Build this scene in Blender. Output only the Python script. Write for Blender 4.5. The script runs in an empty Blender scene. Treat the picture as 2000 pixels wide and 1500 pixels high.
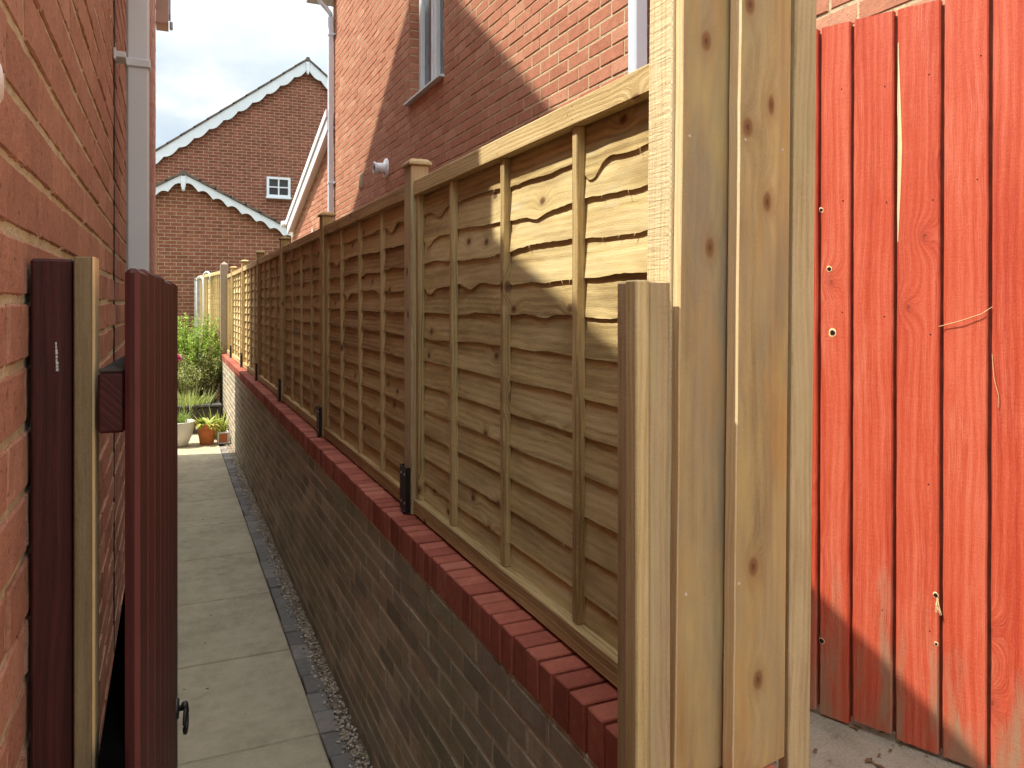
import bpy, math, random
from mathutils import Vector, noise as mn
R = math.radians
rnd = random.Random(7)
scene = bpy.context.scene
col = scene.collection

# ------------------------------------------------------------------ camera
cam = bpy.data.cameras.new('camera'); camo = bpy.data.objects.new('camera', cam); col.objects.link(camo)
cam.sensor_width = 36; cam.lens = 27.0; cam.shift_y = -0.0785
cam.clip_start = 0.02; cam.clip_end = 800
camo.location = (0, 0, 2.0); camo.rotation_euler = (R(90), 0, -math.atan(669 / 1500))
scene.camera = camo
scene.view_settings.view_transform = 'Standard'; scene.view_settings.look = 'None'
scene.view_settings.gamma = 1; scene.view_settings.exposure = 1.30
scene.cycles.use_denoising = True; scene.cycles.denoising_prefilter = 'NONE'
scene.cycles.max_bounces = 10; scene.cycles.diffuse_bounces = 6

# ------------------------------------------------------------------ sun and sky
SD = Vector((-1, .21, 2.0)).normalized()               # towards the sun
sun = bpy.data.lights.new('sun', 'SUN'); suno = bpy.data.objects.new('sun', sun); col.objects.link(suno)
sun.energy = 3.5; sun.angle = R(.7); sun.color = (1, .93, .80)
suno.rotation_euler = (-SD).to_track_quat('-Z', 'Y').to_euler()

def nn(nt, typ, ins=None, **props):
    n = nt.nodes.new(typ)
    for k, v in props.items(): setattr(n, k, v)
    for k, v in (ins or {}).items():
        s = n.inputs[k]
        if isinstance(v, bpy.types.NodeSocket): nt.links.new(v, s)
        else: s.default_value = v
    return n
def math_(nt, op, a, b=0.0, c=None, clamp=False):
    d = {0: a, 1: b}
    if c is not None: d[2] = c
    n = nn(nt, 'ShaderNodeMath', d, operation=op, use_clamp=clamp); return n.outputs[0]
def ramp(nt, f, stops, interp='LINEAR'):
    n = nn(nt, 'ShaderNodeValToRGB', {'Fac': f}); cr = n.color_ramp; cr.interpolation = interp
    while len(cr.elements) < len(stops): cr.elements.new(.5)
    for e, (p, c) in zip(cr.elements, stops):
        e.position = p; e.color = (*c, 1) if not isinstance(c, float) else (c, c, c, 1)
    return n.outputs['Color']
def mixc(nt, f, a, b, mode='MIX'):
    n = nn(nt, 'ShaderNodeMix', data_type='RGBA', blend_type=mode)
    for s, v in ((n.inputs['Factor'], f), (n.inputs[6], a), (n.inputs[7], b)):
        if isinstance(v, bpy.types.NodeSocket): nt.links.new(v, s)
        else: s.default_value = v if isinstance(v, (int, float)) else (*v[:3], 1)
    return n.outputs[2]
def noise(nt, vec, scale, detail=3, rough=.55, dim='3D'):
    return nn(nt, 'ShaderNodeTexNoise', {'Vector': vec, 'Scale': scale, 'Detail': detail, 'Roughness': rough}, noise_dimensions=dim).outputs['Fac']
def mapr(nt, f, a, b, c=0.0, d=1.0):
    return nn(nt, 'ShaderNodeMapRange', {0: f, 1: a, 2: b, 3: c, 4: d}).outputs[0]

world = bpy.data.worlds.new('World'); scene.world = world; world.use_nodes = True
wt = world.node_tree; bg = wt.nodes['Background']
sky = nn(wt, 'ShaderNodeTexSky', sky_type='NISHITA', sun_disc=False)
sky.sun_elevation = math.asin(SD.z); sky.sun_rotation = math.atan2(SD.x, SD.y)
sky.air_density = 1.0; sky.dust_density = 1.5; sky.ozone_density = 1.0
tc = nn(wt, 'ShaderNodeTexCoord').outputs['Generated']
sp = nn(wt, 'ShaderNodeSeparateXYZ', {0: tc})
den = math_(wt, 'ADD', math_(wt, 'MAXIMUM', sp.outputs[2], 0.0), .35)
cv = nn(wt, 'ShaderNodeCombineXYZ', {0: math_(wt, 'DIVIDE', sp.outputs[0], den), 1: math_(wt, 'DIVIDE', sp.outputs[1], den), 2: 3.3}).outputs[0]
c1 = noise(wt, cv, 2.2, 6, .55)
cl = mapr(wt, c1, .36, .56)
c2 = noise(wt, cv, 4.5, 5, .6)
ccol = ramp(wt, c2, [(.34, (6.4, 7.3, 7.9)), (.50, (7.3, 8.0, 8.4)), (.64, (8.7, 9.0, 9.1))])
skyc = mixc(wt, math_(wt, 'MULTIPLY_ADD', cl, .40, .60), mixc(wt, 1.0, sky.outputs[0], (1.25, 1.25, 1.25), 'MULTIPLY'), ccol)
zen = math_(wt, 'MULTIPLY_ADD', mapr(wt, sp.outputs[2], .28, .80), 2.9, 1.0)      # overcast veil: brighter overhead than near the horizon
skyc = mixc(wt, 1.0, skyc, nn(wt, 'ShaderNodeCombineXYZ', {0: zen, 1: zen, 2: zen}).outputs[0], 'MULTIPLY')
wt.links.new(skyc, bg.inputs['Color']); bg.inputs['Strength'].default_value = .05

# ------------------------------------------------------------------ mesh helpers
class MB:
    def __init__(s): s.v = []; s.f = []; s.uv = []; s.sd = []; s.m = []
    def face(s, pts, uv=None, seed=0.0, mat=0):
        i = len(s.v); s.v += [tuple(p) for p in pts]; s.f.append(tuple(range(i, i + len(pts))))
        s.uv += uv if uv else [(p[2], p[0] + p[1]) for p in pts]
        s.sd.append(seed); s.m.append(mat)
    def mesh(s, verts, faces, uvs, seed=0.0, mat=0):
        i = len(s.v); s.v += verts
        for f in faces:
            s.f.append(tuple(i + k for k in f)); s.uv += [uvs[k] for k in f]; s.sd.append(seed); s.m.append(mat)
    def box(s, lo, hi, L=2, seed=None, bev=0.002, mat=0, wob=0.0, emat=None):
        """chamfered box; L = grain axis"""
        if seed is None: seed = rnd.random()
        lo = list(lo); hi = list(hi)
        b = min(bev, *[(hi[k] - lo[k]) * .45 for k in range(3)])
        o = [k for k in range(3) if k != L]
        V = []; idx = {}
        for cx in (0, 1):
            for cy in (0, 1):
                for cz in (0, 1):
                    c = (cx, cy, cz)
                    j = [rnd.uniform(-wob, wob) for _ in range(3)] if wob else (0, 0, 0)
                    for ax in range(3):            # vertex lying on the face normal to ax
                        p = [0, 0, 0]
                        for k in range(3):
                            e = hi[k] if c[k] else lo[k]
                            p[k] = e + j[k] + (0 if k == ax else (-b if c[k] else b))
                        idx[(c, ax)] = len(V); V.append(tuple(p))
        F = []
        def cc(ax, a, u, v):
            c = [0, 0, 0]; q = [k for k in range(3) if k != ax]; c[ax] = a; c[q[0]] = u; c[q[1]] = v; return tuple(c)
        for ax in range(3):
            for a in (0, 1):
                f = [idx[(cc(ax, a, u, v), ax)] for u, v in ((0, 0), (1, 0), (1, 1), (0, 1))]
                if (a == 1) == (ax == 1): f.reverse()
                F.append(f)
        for ax in range(3):                         # edges along ax
            q = [k for k in range(3) if k != ax]
            for u in (0, 1):
                for v in (0, 1):
                    c0 = cc(ax, 0, u, v); c1 = cc(ax, 1, u, v)
                    F.append([idx[(c0, q[0])], idx[(c1, q[0])], idx[(c1, q[1])], idx[(c0, q[1])]])
        for c in [(a, b_, d) for a in (0, 1) for b_ in (0, 1) for d in (0, 1)]:
            F.append([idx[(c, 0)], idx[(c, 1)], idx[(c, 2)]])
        uv = [(p[L], p[o[0]] + p[o[1]]) for p in V]
        n0 = len(s.m); s.mesh(V, F, uv, seed, mat)
        if emat is not None: s.m[n0 + 6 + 4 * L:n0 + 10 + 4 * L] = [emat] * 4
    def prism(s, prof, axis, a, b, seed=0.0, mat=0):
        """profile in the two other axes (ordered), extruded a..b along axis"""
        o = [k for k in range(3) if k != axis]
        def P(q, t):
            p = [0, 0, 0]; p[axis] = t; p[o[0]] = q[0]; p[o[1]] = q[1]; return tuple(p)
        n = len(prof); A = [P(q, a) for q in prof]; B = [P(q, b) for q in prof]
        V = A + B; uv = [(p[2], p[0] + p[1]) for p in V]
        s.mesh(V, [list(range(n)), [n + k for k in reversed(range(n))]] + [[k, n + k, n + (k + 1) % n, (k + 1) % n] for k in range(n)], uv, seed, mat)
    def tube(s, pts, r, n=8, seed=0.0, mat=0, r2=None):
        pts = [Vector(p) for p in pts]; V = []; uv = []; F = []
        for i, p in enumerate(pts):
            d = (pts[min(i + 1, len(pts) - 1)] - pts[max(i - 1, 0)]).normalized()
            a = d.orthogonal().normalized() if abs(d.z) > .99 else d.cross(Vector((0, 0, 1))).normalized()
            b = d.cross(a); rr = r if r2 is None else r + (r2 - r) * i / (len(pts) - 1)
            for k in range(n):
                t = 2 * math.pi * k / n; V.append(tuple(p + a * math.cos(t) * rr + b * math.sin(t) * rr)); uv.append((i * .1, k * .1))
        for i in range(len(pts) - 1):
            for k in range(n): F.append([i * n + k, i * n + (k + 1) % n, (i + 1) * n + (k + 1) % n, (i + 1) * n + k])
        F.append(list(range(n))[::-1]); F.append([(len(pts) - 1) * n + k for k in range(n)])
        s.mesh(V, F, uv, seed, mat)
    def lathe(s, prof, c, n=24, axis=2, seed=0.0, mat=0, sq=None):
        """prof = (r, h) list; revolved about axis through c"""
        V = []; uv = []; F = []
        o = [k for k in range(3) if k != axis]
        for r, h in prof:
            for k in range(n):
                t = 2 * math.pi * k / n; p = list(c); p[axis] += h; p[o[0]] += r * math.cos(t); p[o[1]] += r * math.sin(t)
                V.append(tuple(p)); uv.append((h, k / n))
        for i in range(len(prof) - 1):
            for k in range(n): F.append([i * n + k, i * n + (k + 1) % n, (i + 1) * n + (k + 1) % n, (i + 1) * n + k])
        s.mesh(V, F, uv, seed, mat)
    def build(s, name, mats, parent=None, smooth=False):
        me = bpy.data.meshes.new(name); me.from_pydata(s.v, [], s.f)
        ul = me.uv_layers.new(name='UVMap'); ul.data.foreach_set('uv', [c for p in s.uv for c in p])
        at = me.attributes.new('seed', 'FLOAT', 'FACE'); at.data.foreach_set('value', s.sd)
        me.polygons.foreach_set('material_index', s.m)
        me.polygons.foreach_set('use_smooth', [smooth] * len(s.f))
        for m in (mats if isinstance(mats, (list, tuple)) else [mats]): me.materials.append(m)
        me.update(); o = bpy.data.objects.new(name, me); col.objects.link(o)
        if parent: o.parent = parent
        return o
def tag(o, label=None, cat=None, group=None, kind=None):
    for k, v in (('label', label), ('category', cat), ('group', group), ('kind', kind)):
        if v: o[k] = v
    return o
def thing(name, label, cat, loc=(0, 0, 0), rot=(0, 0, 0), group=None):
    o = bpy.data.objects.new(name, None); o.empty_display_size = .1; col.objects.link(o)
    o.location = loc; o.rotation_euler = rot
    return tag(o, label, cat, group)
def one(name, mats, fn, parent=None, smooth=False, label=None):
    m = MB(); fn(m); o = m.build(name, mats, parent, smooth)
    if label: o['label'] = label
    return o
def copy_tree(o, parent=None):
    c = o.copy(); col.objects.link(c)
    if parent: c.parent = parent
    for ch in o.children: copy_tree(ch, c)
    return c

# ------------------------------------------------------------------ materials
def newmat(name, rough=.8, spec=.3):
    m = bpy.data.materials.new(name); m.use_nodes = True; nt = m.node_tree; b = nt.nodes['Principled BSDF']
    b.inputs['Roughness'].default_value = rough; b.inputs['Specular IOR Level'].default_value = spec
    return m, nt, b
def bump(nt, b, h, strength, dist):
    n = nn(nt, 'ShaderNodeBump', {'Height': h, 'Strength': strength, 'Distance': dist}); nt.links.new(n.outputs[0], b.inputs['Normal']); return n
def plain(name, c, rough=.5, spec=.4, var=.12, sc=14, metal=0.0, bmp=0.0):
    m, nt, b = newmat(name, rough, spec); b.inputs['Metallic'].default_value = metal
    p = nn(nt, 'ShaderNodeTexCoord').outputs['Object']
    f = noise(nt, p, sc, 4)
    c0 = tuple(x * (1 - var) for x in c); c1_ = tuple(min(1, x * (1 + var)) for x in c)
    nt.links.new(ramp(nt, f, [(.3, c0), (.7, c1_)]), b.inputs['Base Color'])
    if bmp: bump(nt, b, noise(nt, p, sc * 8, 3), .5, bmp)
    return m
def seedattr(nt): return nn(nt, 'ShaderNodeAttribute', attribute_name='seed').outputs['Fac']

def brickmat(name, stops, speck=.35, grime=None, bumpd=.0045, streak=False):
    m, nt, b = newmat(name, .88, .2)
    p = nn(nt, 'ShaderNodeTexCoord').outputs['Object']; s = seedattr(nt)
    c = ramp(nt, s, stops)
    sv = nn(nt, 'ShaderNodeVectorMath', {0: p, 1: nn(nt, 'ShaderNodeCombineXYZ', {0: math_(nt, 'MULTIPLY', s, 31.0), 1: s, 2: math_(nt, 'MULTIPLY', s, 17.0)}).outputs[0]}, operation='ADD').outputs[0]
    n1 = noise(nt, sv, 22, 5, .65); n2 = noise(nt, sv, 160, 4, .7); n3 = noise(nt, p, 1.3, 4)
    k = math_(nt, 'MULTIPLY_ADD', n1, .75, math_(nt, 'MULTIPLY_ADD', n2, .6, .34))
    c = mixc(nt, 1.0, c, nn(nt, 'ShaderNodeCombineXYZ', {0: k, 1: k, 2: k}).outputs[0], 'MULTIPLY')
    spk = mapr(nt, noise(nt, sv, 85, 2, .5), .64, .72)
    c = mixc(nt, math_(nt, 'MULTIPLY', spk, speck), c, (.10, .045, .035))
    pale = mapr(nt, n1, .62, .78)
    c = mixc(nt, math_(nt, 'MULTIPLY', pale, .22), c, (.62, .42, .31))
    if grime:
        g = mapr(nt, n3, .42, .68); c = mixc(nt, math_(nt, 'MULTIPLY', g, .6), c, grime)
    if streak:
        q = nn(nt, 'ShaderNodeMapping', {'Vector': p, 'Scale': (26, 26, 1.3)}).outputs[0]
        c = mixc(nt, math_(nt, 'MULTIPLY', mapr(nt, noise(nt, q, 1.0, 4), .5, .75), .45), c, (.14, .125, .10))
    nt.links.new(c, b.inputs['Base Color'])
    h = math_(nt, 'ADD', math_(nt, 'MULTIPLY', n2, .5), n1)
    bump(nt, b, h, .8, bumpd)
    return m
def mortarmat(name, c, dark=.5):
    m, nt, b = newmat(name, .95, .1); p = nn(nt, 'ShaderNodeTexCoord').outputs['Object']
    f = noise(nt, p, 18, 6, .7); f2 = noise(nt, p, 140, 3)
    cc = ramp(nt, math_(nt, 'MULTIPLY_ADD', f2, .4, math_(nt, 'MULTIPLY', f, .7)), [(.3, tuple(x * dark for x in c)), (.55, c), (.8, tuple(min(1, x * 1.25) for x in c))])
    nt.links.new(cc, b.inputs['Base Color']); bump(nt, b, math_(nt, 'ADD', f2, f), .9, .004)
    return m

def timber(name, dark, mid, light, knot=(.15, .072, .032), rough=.78, ringf=46, knots=.5, fine=.25, saw=0.0, grey=None, wear=None, bd=.0016, tonevar=.35, pale=None, spec=.25, stain=None, ringw=.44, mott=None):
    m, nt, b = newmat(name, rough, spec)
    uv = nn(nt, 'ShaderNodeUVMap', uv_map='UVMap').outputs[0]; sp = nn(nt, 'ShaderNodeSeparateXYZ', {0: uv})
    s = seedattr(nt); u, v = sp.outputs[0], sp.outputs[1]
    us = math_(nt, 'MULTIPLY_ADD', s, 13.7, u); vs = math_(nt, 'MULTIPLY_ADD', s, 7.3, v)
    kv = nn(nt, 'ShaderNodeCombineXYZ', {0: math_(nt, 'MULTIPLY', us, 6.0), 1: math_(nt, 'MULTIPLY', vs, 9.5), 2: 0.0}).outputs[0]
    vo = nn(nt, 'ShaderNodeTexVoronoi', {'Vector': kv, 'Scale': 1.0, 'Randomness': .9}, voronoi_dimensions='2D')
    d = vo.outputs['Distance']; gate = math_(nt, 'LESS_THAN', nn(nt, 'ShaderNodeSeparateColor', {0: vo.outputs['Color']}).outputs[0], knots)
    near = math_(nt, 'MULTIPLY', mapr(nt, d, .5, .0), gate)
    warpn = noise(nt, nn(nt, 'ShaderNodeCombineXYZ', {0: math_(nt, 'MULTIPLY', us, 1.6), 1: math_(nt, 'MULTIPLY', vs, 6.0), 2: s}).outputs[0], 1.0, 2)
    v2 = math_(nt, 'ADD', vs, math_(nt, 'ADD', math_(nt, 'MULTIPLY', math_(nt, 'POWER', near, 2.0), .045), math_(nt, 'MULTIPLY', warpn, .05)))
    rv = nn(nt, 'ShaderNodeCombineXYZ', {0: math_(nt, 'MULTIPLY', us, .9), 1: math_(nt, 'MULTIPLY', v2, float(ringf)), 2: math_(nt, 'MULTIPLY', s, 40.0)}).outputs[0]
    rings = noise(nt, rv, 1.0, 2.5, .5)
    wv = math_(nt, 'MULTIPLY_ADD', math_(nt, 'SINE', math_(nt, 'MULTIPLY', v2, ringf * 9.0)), .5, .5)
    fn = noise(nt, nn(nt, 'ShaderNodeCombineXYZ', {0: math_(nt, 'MULTIPLY', us, 14.0), 1: math_(nt, 'MULTIPLY', v2, 420.0), 2: s}).outputs[0], 1.0, 3, .6)
    big = noise(nt, nn(nt, 'ShaderNodeCombineXYZ', {0: math_(nt, 'MULTIPLY', us, 2.2), 1: math_(nt, 'MULTIPLY', vs, 9.0), 2: s}).outputs[0], 1.0, 4, .6)
    f = math_(nt, 'ADD', math_(nt, 'MULTIPLY', rings, ringw), math_(nt, 'ADD', math_(nt, 'MULTIPLY', fn, fine), math_(nt, 'ADD', math_(nt, 'MULTIPLY', wv, ringw * .19), math_(nt, 'MULTIPLY', big, .825 - ringw * 1.095))))
    f = math_(nt, 'ADD', f, math_(nt, 'MULTIPLY_ADD', s, tonevar * .35, -.035 - tonevar * .175))
    fz = noise(nt, nn(nt, 'ShaderNodeCombineXYZ', {0: math_(nt, 'MULTIPLY', us, 160.0), 1: math_(nt, 'MULTIPLY', vs, 330.0), 2: s}).outputs[0], 1.0, 4, .7)
    f = math_(nt, 'ADD', f, math_(nt, 'MULTIPLY_ADD', fz, .22, -.11))
    c = ramp(nt, f, [(.38, dark), (.53, mid), (.69, light)])
    if grey:
        g = noise(nt, nn(nt, 'ShaderNodeCombineXYZ', {0: math_(nt, 'MULTIPLY', us, .8), 1: math_(nt, 'MULTIPLY', vs, 7.0), 2: math_(nt, 'MULTIPLY', s, 9.0)}).outputs[0], 1.0, 3)
        c = mixc(nt, math_(nt, 'MULTIPLY', mapr(nt, g, .42, .66), .55), c, grey)
    if pale:
        g = noise(nt, nn(nt, 'ShaderNodeCombineXYZ', {0: math_(nt, 'MULTIPLY', us, 5.0), 1: math_(nt, 'MULTIPLY', vs, 22.0), 2: math_(nt, 'MULTIPLY', s, 19.0)}).outputs[0], 1.0, 4)
        c = mixc(nt, math_(nt, 'MULTIPLY', mapr(nt, g, .60, .74), .5), c, pale)
    if stain:
        g = noise(nt, nn(nt, 'ShaderNodeCombineXYZ', {0: math_(nt, 'MULTIPLY', us, 1.4), 1: math_(nt, 'MULTIPLY', vs, 12.0), 2: math_(nt, 'MULTIPLY', s, 23.0)}).outputs[0], 1.0, 3)
        c = mixc(nt, math_(nt, 'MULTIPLY', mapr(nt, g, .52, .72), .6), c, stain)
    for q, (mc, o_) in enumerate(mott or []):
        g = noise(nt, nn(nt, 'ShaderNodeCombineXYZ', {0: math_(nt, 'MULTIPLY', us, 3.2), 1: math_(nt, 'MULTIPLY', vs, 13.0), 2: math_(nt, 'MULTIPLY_ADD', s, 31.0, float(q * 7 + 2))}).outputs[0], 1.0, 3, .6)
        c = mixc(nt, math_(nt, 'MULTIPLY', mapr(nt, g, .47, .68), o_), c, mc)
    if knots > 0:
        halo = math_(nt, 'MULTIPLY', mapr(nt, d, .30, .10), gate)
        c = mixc(nt, math_(nt, 'MULTIPLY', halo, .45), c, tuple(a * .6 + b_ * .4 for a, b_ in zip(knot, mid)))
        c = mixc(nt, math_(nt, 'MULTIPLY', math_(nt, 'MULTIPLY', mapr(nt, d, .13, .075), gate), .85), c, knot)
        c = mixc(nt, math_(nt, 'MULTIPLY', math_(nt, 'MULTIPLY', mapr(nt, d, .05, .02), gate), .8), c, tuple(x * .55 for x in knot))
    if wear: c = wear(nt, c, u, v, us, vs, s, rings, fn)
    nt.links.new(c, b.inputs['Base Color'])
    h = math_(nt, 'ADD', math_(nt, 'MULTIPLY', fn, .5), math_(nt, 'ADD', math_(nt, 'MULTIPLY', rings, .6), math_(nt, 'MULTIPLY_ADD', wv, .18, math_(nt, 'MULTIPLY', fz, .55))))
    if saw:
        sw = noise(nt, nn(nt, 'ShaderNodeCombineXYZ', {0: math_(nt, 'MULTIPLY', us, 170.0), 1: math_(nt, 'MULTIPLY', vs, 14.0), 2: s}).outputs[0], 1.0, 2)
        h = math_(nt, 'ADD', h, math_(nt, 'MULTIPLY', sw, saw))
    bump(nt, b, h, .75, bd)
    return m

def redwear(nt, c, u, v, us, vs, s, rings, fn):
    # paint rubbed thin along the ridges of the grain, bare grey wood rotting at the foot of some boards
    g = noise(nt, nn(nt, 'ShaderNodeCombineXYZ', {0: math_(nt, 'MULTIPLY', us, 2.5), 1: math_(nt, 'MULTIPLY', vs, 16.0), 2: math_(nt, 'MULTIPLY', s, 50.0)}).outputs[0], 1.0, 5, .6)
    thin = math_(nt, 'MULTIPLY', mapr(nt, g, .48, .72), mapr(nt, fn, .42, .66))
    c = mixc(nt, math_(nt, 'MULTIPLY', thin, .38), c, (.62, .25, .17))
    low = mapr(nt, math_(nt, 'ADD', u, math_(nt, 'MULTIPLY', math_(nt, 'SUBTRACT', g, .5), -1.1)), 0.26, .0)
    low = math_(nt, 'MULTIPLY', low, mapr(nt, noise(nt, nn(nt, 'ShaderNodeCombineXYZ', {0: math_(nt, 'MULTIPLY', us, 4.0), 1: math_(nt, 'MULTIPLY', vs, 22.0), 2: 1.5}).outputs[0], 1.0, 5), .40, .56))
    return mixc(nt, math_(nt, 'MULTIPLY', low, .8), c, (.30, .20, .12))

PAN = timber('lap_timber', (.29, .205, .085), (.56, .432, .195), (.70, .57, .305), ringf=34, knots=.13, fine=.30, saw=.25, pale=(.56, .56, .40), stain=(.27, .16, .065), tonevar=.5, ringw=.38, mott=[((.30, .22, .10), .55), ((.60, .50, .27), .4)])
FRM = timber('frame_timber', (.27, .185, .08), (.50, .365, .165), (.64, .50, .265), ringf=60, knots=.10, fine=.3, saw=.3, tonevar=.4)
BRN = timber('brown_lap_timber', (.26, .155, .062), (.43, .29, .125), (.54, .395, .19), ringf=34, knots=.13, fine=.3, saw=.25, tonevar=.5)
PST = timber('post_timber', (.25, .175, .085), (.45, .335, .175), (.60, .47, .27), ringf=50, knots=.12, fine=.28, saw=.4, grey=(.36, .27, .18), tonevar=.4, ringw=.36, mott=[((.42, .28, .16), .5), ((.50, .42, .22), .5)])
RSN = timber('rough_sawn_timber', (.36, .26, .12), (.58, .45, .24), (.70, .56, .34), ringf=70, knots=0, fine=.55, saw=.9, bd=.003, tonevar=.3)
FBD = timber('feather_edge_timber', (.26, .175, .075), (.445, .315, .142), (.58, .435, .215), knot=(.22, .095, .038), ringf=30, knots=.55, fine=.22, saw=.35, grey=(.34, .265, .185), stain=(.40, .22, .085), tonevar=.3, bd=.0018, ringw=.26, mott=[((.50, .29, .10), .6), ((.33, .27, .17), .6), ((.52, .40, .17), .6)])
OLV = timber('olive_batten_timber', (.13, .098, .052), (.205, .162, .095), (.28, .225, .14), ringf=50, knots=.12, fine=.28, saw=.3, ringw=.36)
CUT = timber('fresh_cut_timber', (.60, .41, .20), (.72, .53, .29), (.80, .63, .38), ringf=80, knots=0, fine=.3)
RED = timber('worn_red_painted_timber', (.37, .043, .019), (.475, .075, .034), (.55, .125, .068), knot=(.40, .06, .03), ringf=40, knots=.12, fine=.30, saw=.18, wear=redwear, bd=.0022, tonevar=.25, rough=.62)
MAR = timber('maroon_painted_timber', (.030, .0058, .006), (.056, .0092, .0098), (.085, .016, .0155), knot=(.05, .008, .008), ringf=70, knots=.08, fine=.3, saw=.1, bd=.0008, tonevar=.25, rough=.5, spec=.4)
MAR_EDGE = plain('dull_maroon_paint', (.12, .032, .034), .6)
OLD = plain('weathered_grime', (.06, .05, .045), .9, .2, .4, 30, bmp=.002)

BL = brickmat('left_house_brick', speck=.65, bumpd=.0055, stops=[(0, (.32, .165, .122)), (.35, (.39, .205, .152)), (.7, (.35, .178, .132)), (1, (.44, .25, .19))])
BR = brickmat('right_house_brick', [(0, (.36, .145, .086)), (.3, (.44, .195, .118)), (.65, (.40, .165, .10)), (1, (.49, .245, .155))], bumpd=.004)
BW = brickmat('garden_wall_brick', [(0, (.21, .175, .13)), (.3, (.37, .305, .215)), (.6, (.31, .25, .195)), (.85, (.46, .385, .275)), (1, (.41, .295, .21))], grime=(.24, .235, .14), streak=True)
BC = brickmat('red_coping_brick', [(0, (.24, .065, .042)), (.5, (.34, .096, .062)), (1, (.41, .14, .094))], speck=.15, bumpd=.0012)
ML = mortarmat('tan_mortar', (.48, .43, .32), .65); MR = mortarmat('cream_mortar', (.50, .405, .255), .65); MW = mortarmat('dark_mortar', (.62, .54, .41), .7); MC = mortarmat('grey_joint_mortar', (.05, .036, .03))
WHT = plain('white_plastic', (.80, .80, .82), .35, .5, .04, 5)
PIPE = plain('white_pipe_plastic', (.56, .62, .69), .4, .5, .05, 3)
WPT = plain('white_painted_board', (.66, .71, .73), .5, .4, .06, 4)
BLK = plain('black_powder_coat', (.008, .008, .009), .45, .5, .2)
STL = plain('zinc_screw', (.62, .60, .58), .35, .5, .1, 40, metal=.8)
HOLE = plain('dark_hole', (.02, .012, .01), .9, .1)
GLS = plain('window_glass', (.10, .13, .15), .06, .8, .2, 3)
DGL = plain('leaded_dark_glass', (.035, .04, .045), .15, .7, .3, 60)
TILE = plain('grey_roof_tile', (.13, .105, .085), .9, .2, .3, 9, bmp=.01)
MOSS = plain('roof_moss', (.12, .11, .05), .95, .1, .4, 30, bmp=.01)
TAN = plain('tan_plastic_vent', (.42, .31, .20), .7, .3, .1)
SOF = plain('brown_soffit_board', (.33, .21, .16), .7, .3, .12, 3)
TERR = plain('terracotta', (.50, .17, .065), .8, .25, .18, 12, bmp=.001)
WPOT = plain('pale_glazed_pot', (.62, .60, .54), .45, .4, .08, 6)
SOIL = plain('dark_soil', (.03, .022, .015), .95, .1, .5, 40, bmp=.01)
SLEEP = plain('dark_stone_edging', (.07, .065, .06), .9, .2, .4, 8, bmp=.006)

def farbrick(name, c1_, c2_, mort, zoff=0):
    m, nt, b = newmat(name, .9, .15); p = nn(nt, 'ShaderNodeTexCoord').outputs['Object']
    q = nn(nt, 'ShaderNodeSeparateXYZ', {0: p}); w = nn(nt, 'ShaderNodeCombineXYZ', {0: math_(nt, 'ADD', q.outputs[0], q.outputs[1]), 1: q.outputs[2], 2: 0.0}).outputs[0]
    bt = nn(nt, 'ShaderNodeTexBrick', {'Vector': w, 'Color1': (*c1_, 1), 'Color2': (*c2_, 1), 'Mortar': (*mort, 1), 'Scale': 1.0, 'Mortar Size': .007, 'Mortar Smooth': .15, 'Bias': -.1, 'Brick Width': .225, 'Row Height': .075}, offset=.5)
    c = mixc(nt, .75, bt.outputs['Color'], ramp(nt, noise(nt, p, 9, 5, .7), [(.3, .62), (.7, 1.3)]), 'MULTIPLY')
    nt.links.new(c, b.inputs['Base Color']); bump(nt, b, math_(nt, 'SUBTRACT', 1.0, bt.outputs['Fac']), .6, .006); return m
FBH = farbrick('far_house_brick', (.175, .058, .036), (.25, .088, .054), (.36, .265, .18))
FBG = farbrick('far_garage_brick', (.19, .068, .04), (.26, .10, .058), (.36, .265, .17))

def concretemat(name, c, green):
    m, nt, b = newmat(name, .92, .2); p = nn(nt, 'ShaderNodeTexCoord').outputs['Object']; s = seedattr(nt)
    n1 = noise(nt, p, 1.7, 6, .65); n2 = noise(nt, p, 11, 6, .7); n3 = noise(nt, p, 170, 3, .6)
    f = math_(nt, 'ADD', math_(nt, 'MULTIPLY', n1, .42), math_(nt, 'ADD', math_(nt, 'MULTIPLY', n2, .36), math_(nt, 'MULTIPLY', n3, .36)))
    f = math_(nt, 'ADD', f, math_(nt, 'MULTIPLY_ADD', s, .06, -.10))
    cc = ramp(nt, f, [(.34, tuple(x * .55 for x in c)), (.5, c), (.68, tuple(x * 1.25 for x in c))])
    cc = mixc(nt, math_(nt, 'MULTIPLY', mapr(nt, noise(nt, p, 3.1, 5, .7), .5, .7), .45), cc, green)
    nt.links.new(cc, b.inputs['Base Color']); bump(nt, b, math_(nt, 'ADD', n3, n2), .8, .006); return m
CON = concretemat('path_concrete', (.43, .365, .25), (.275, .235, .145))
DRV = concretemat('driveway_concrete', (.27, .235, .175), (.17, .145, .10))
BLKP = brickmat('dark_block_paver', [(0, (.15, .138, .125)), (.5, (.20, .182, .162)), (1, (.26, .23, .20))], speck=.2, bumpd=.002)
GRD = concretemat('ground_earth', (.16, .14, .09), (.09, .11, .04))
def gravelmat():
    m, nt, b = newmat('gravel_pebbles', .85, .25); s = seedattr(nt)
    nt.links.new(ramp(nt, s, [(0, (.14, .11, .08)), (.35, (.36, .28, .19)), (.7, (.48, .41, .31)), (1, (.66, .61, .52))]), b.inputs['Base Color']); return m
GRV = gravelmat()
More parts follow.
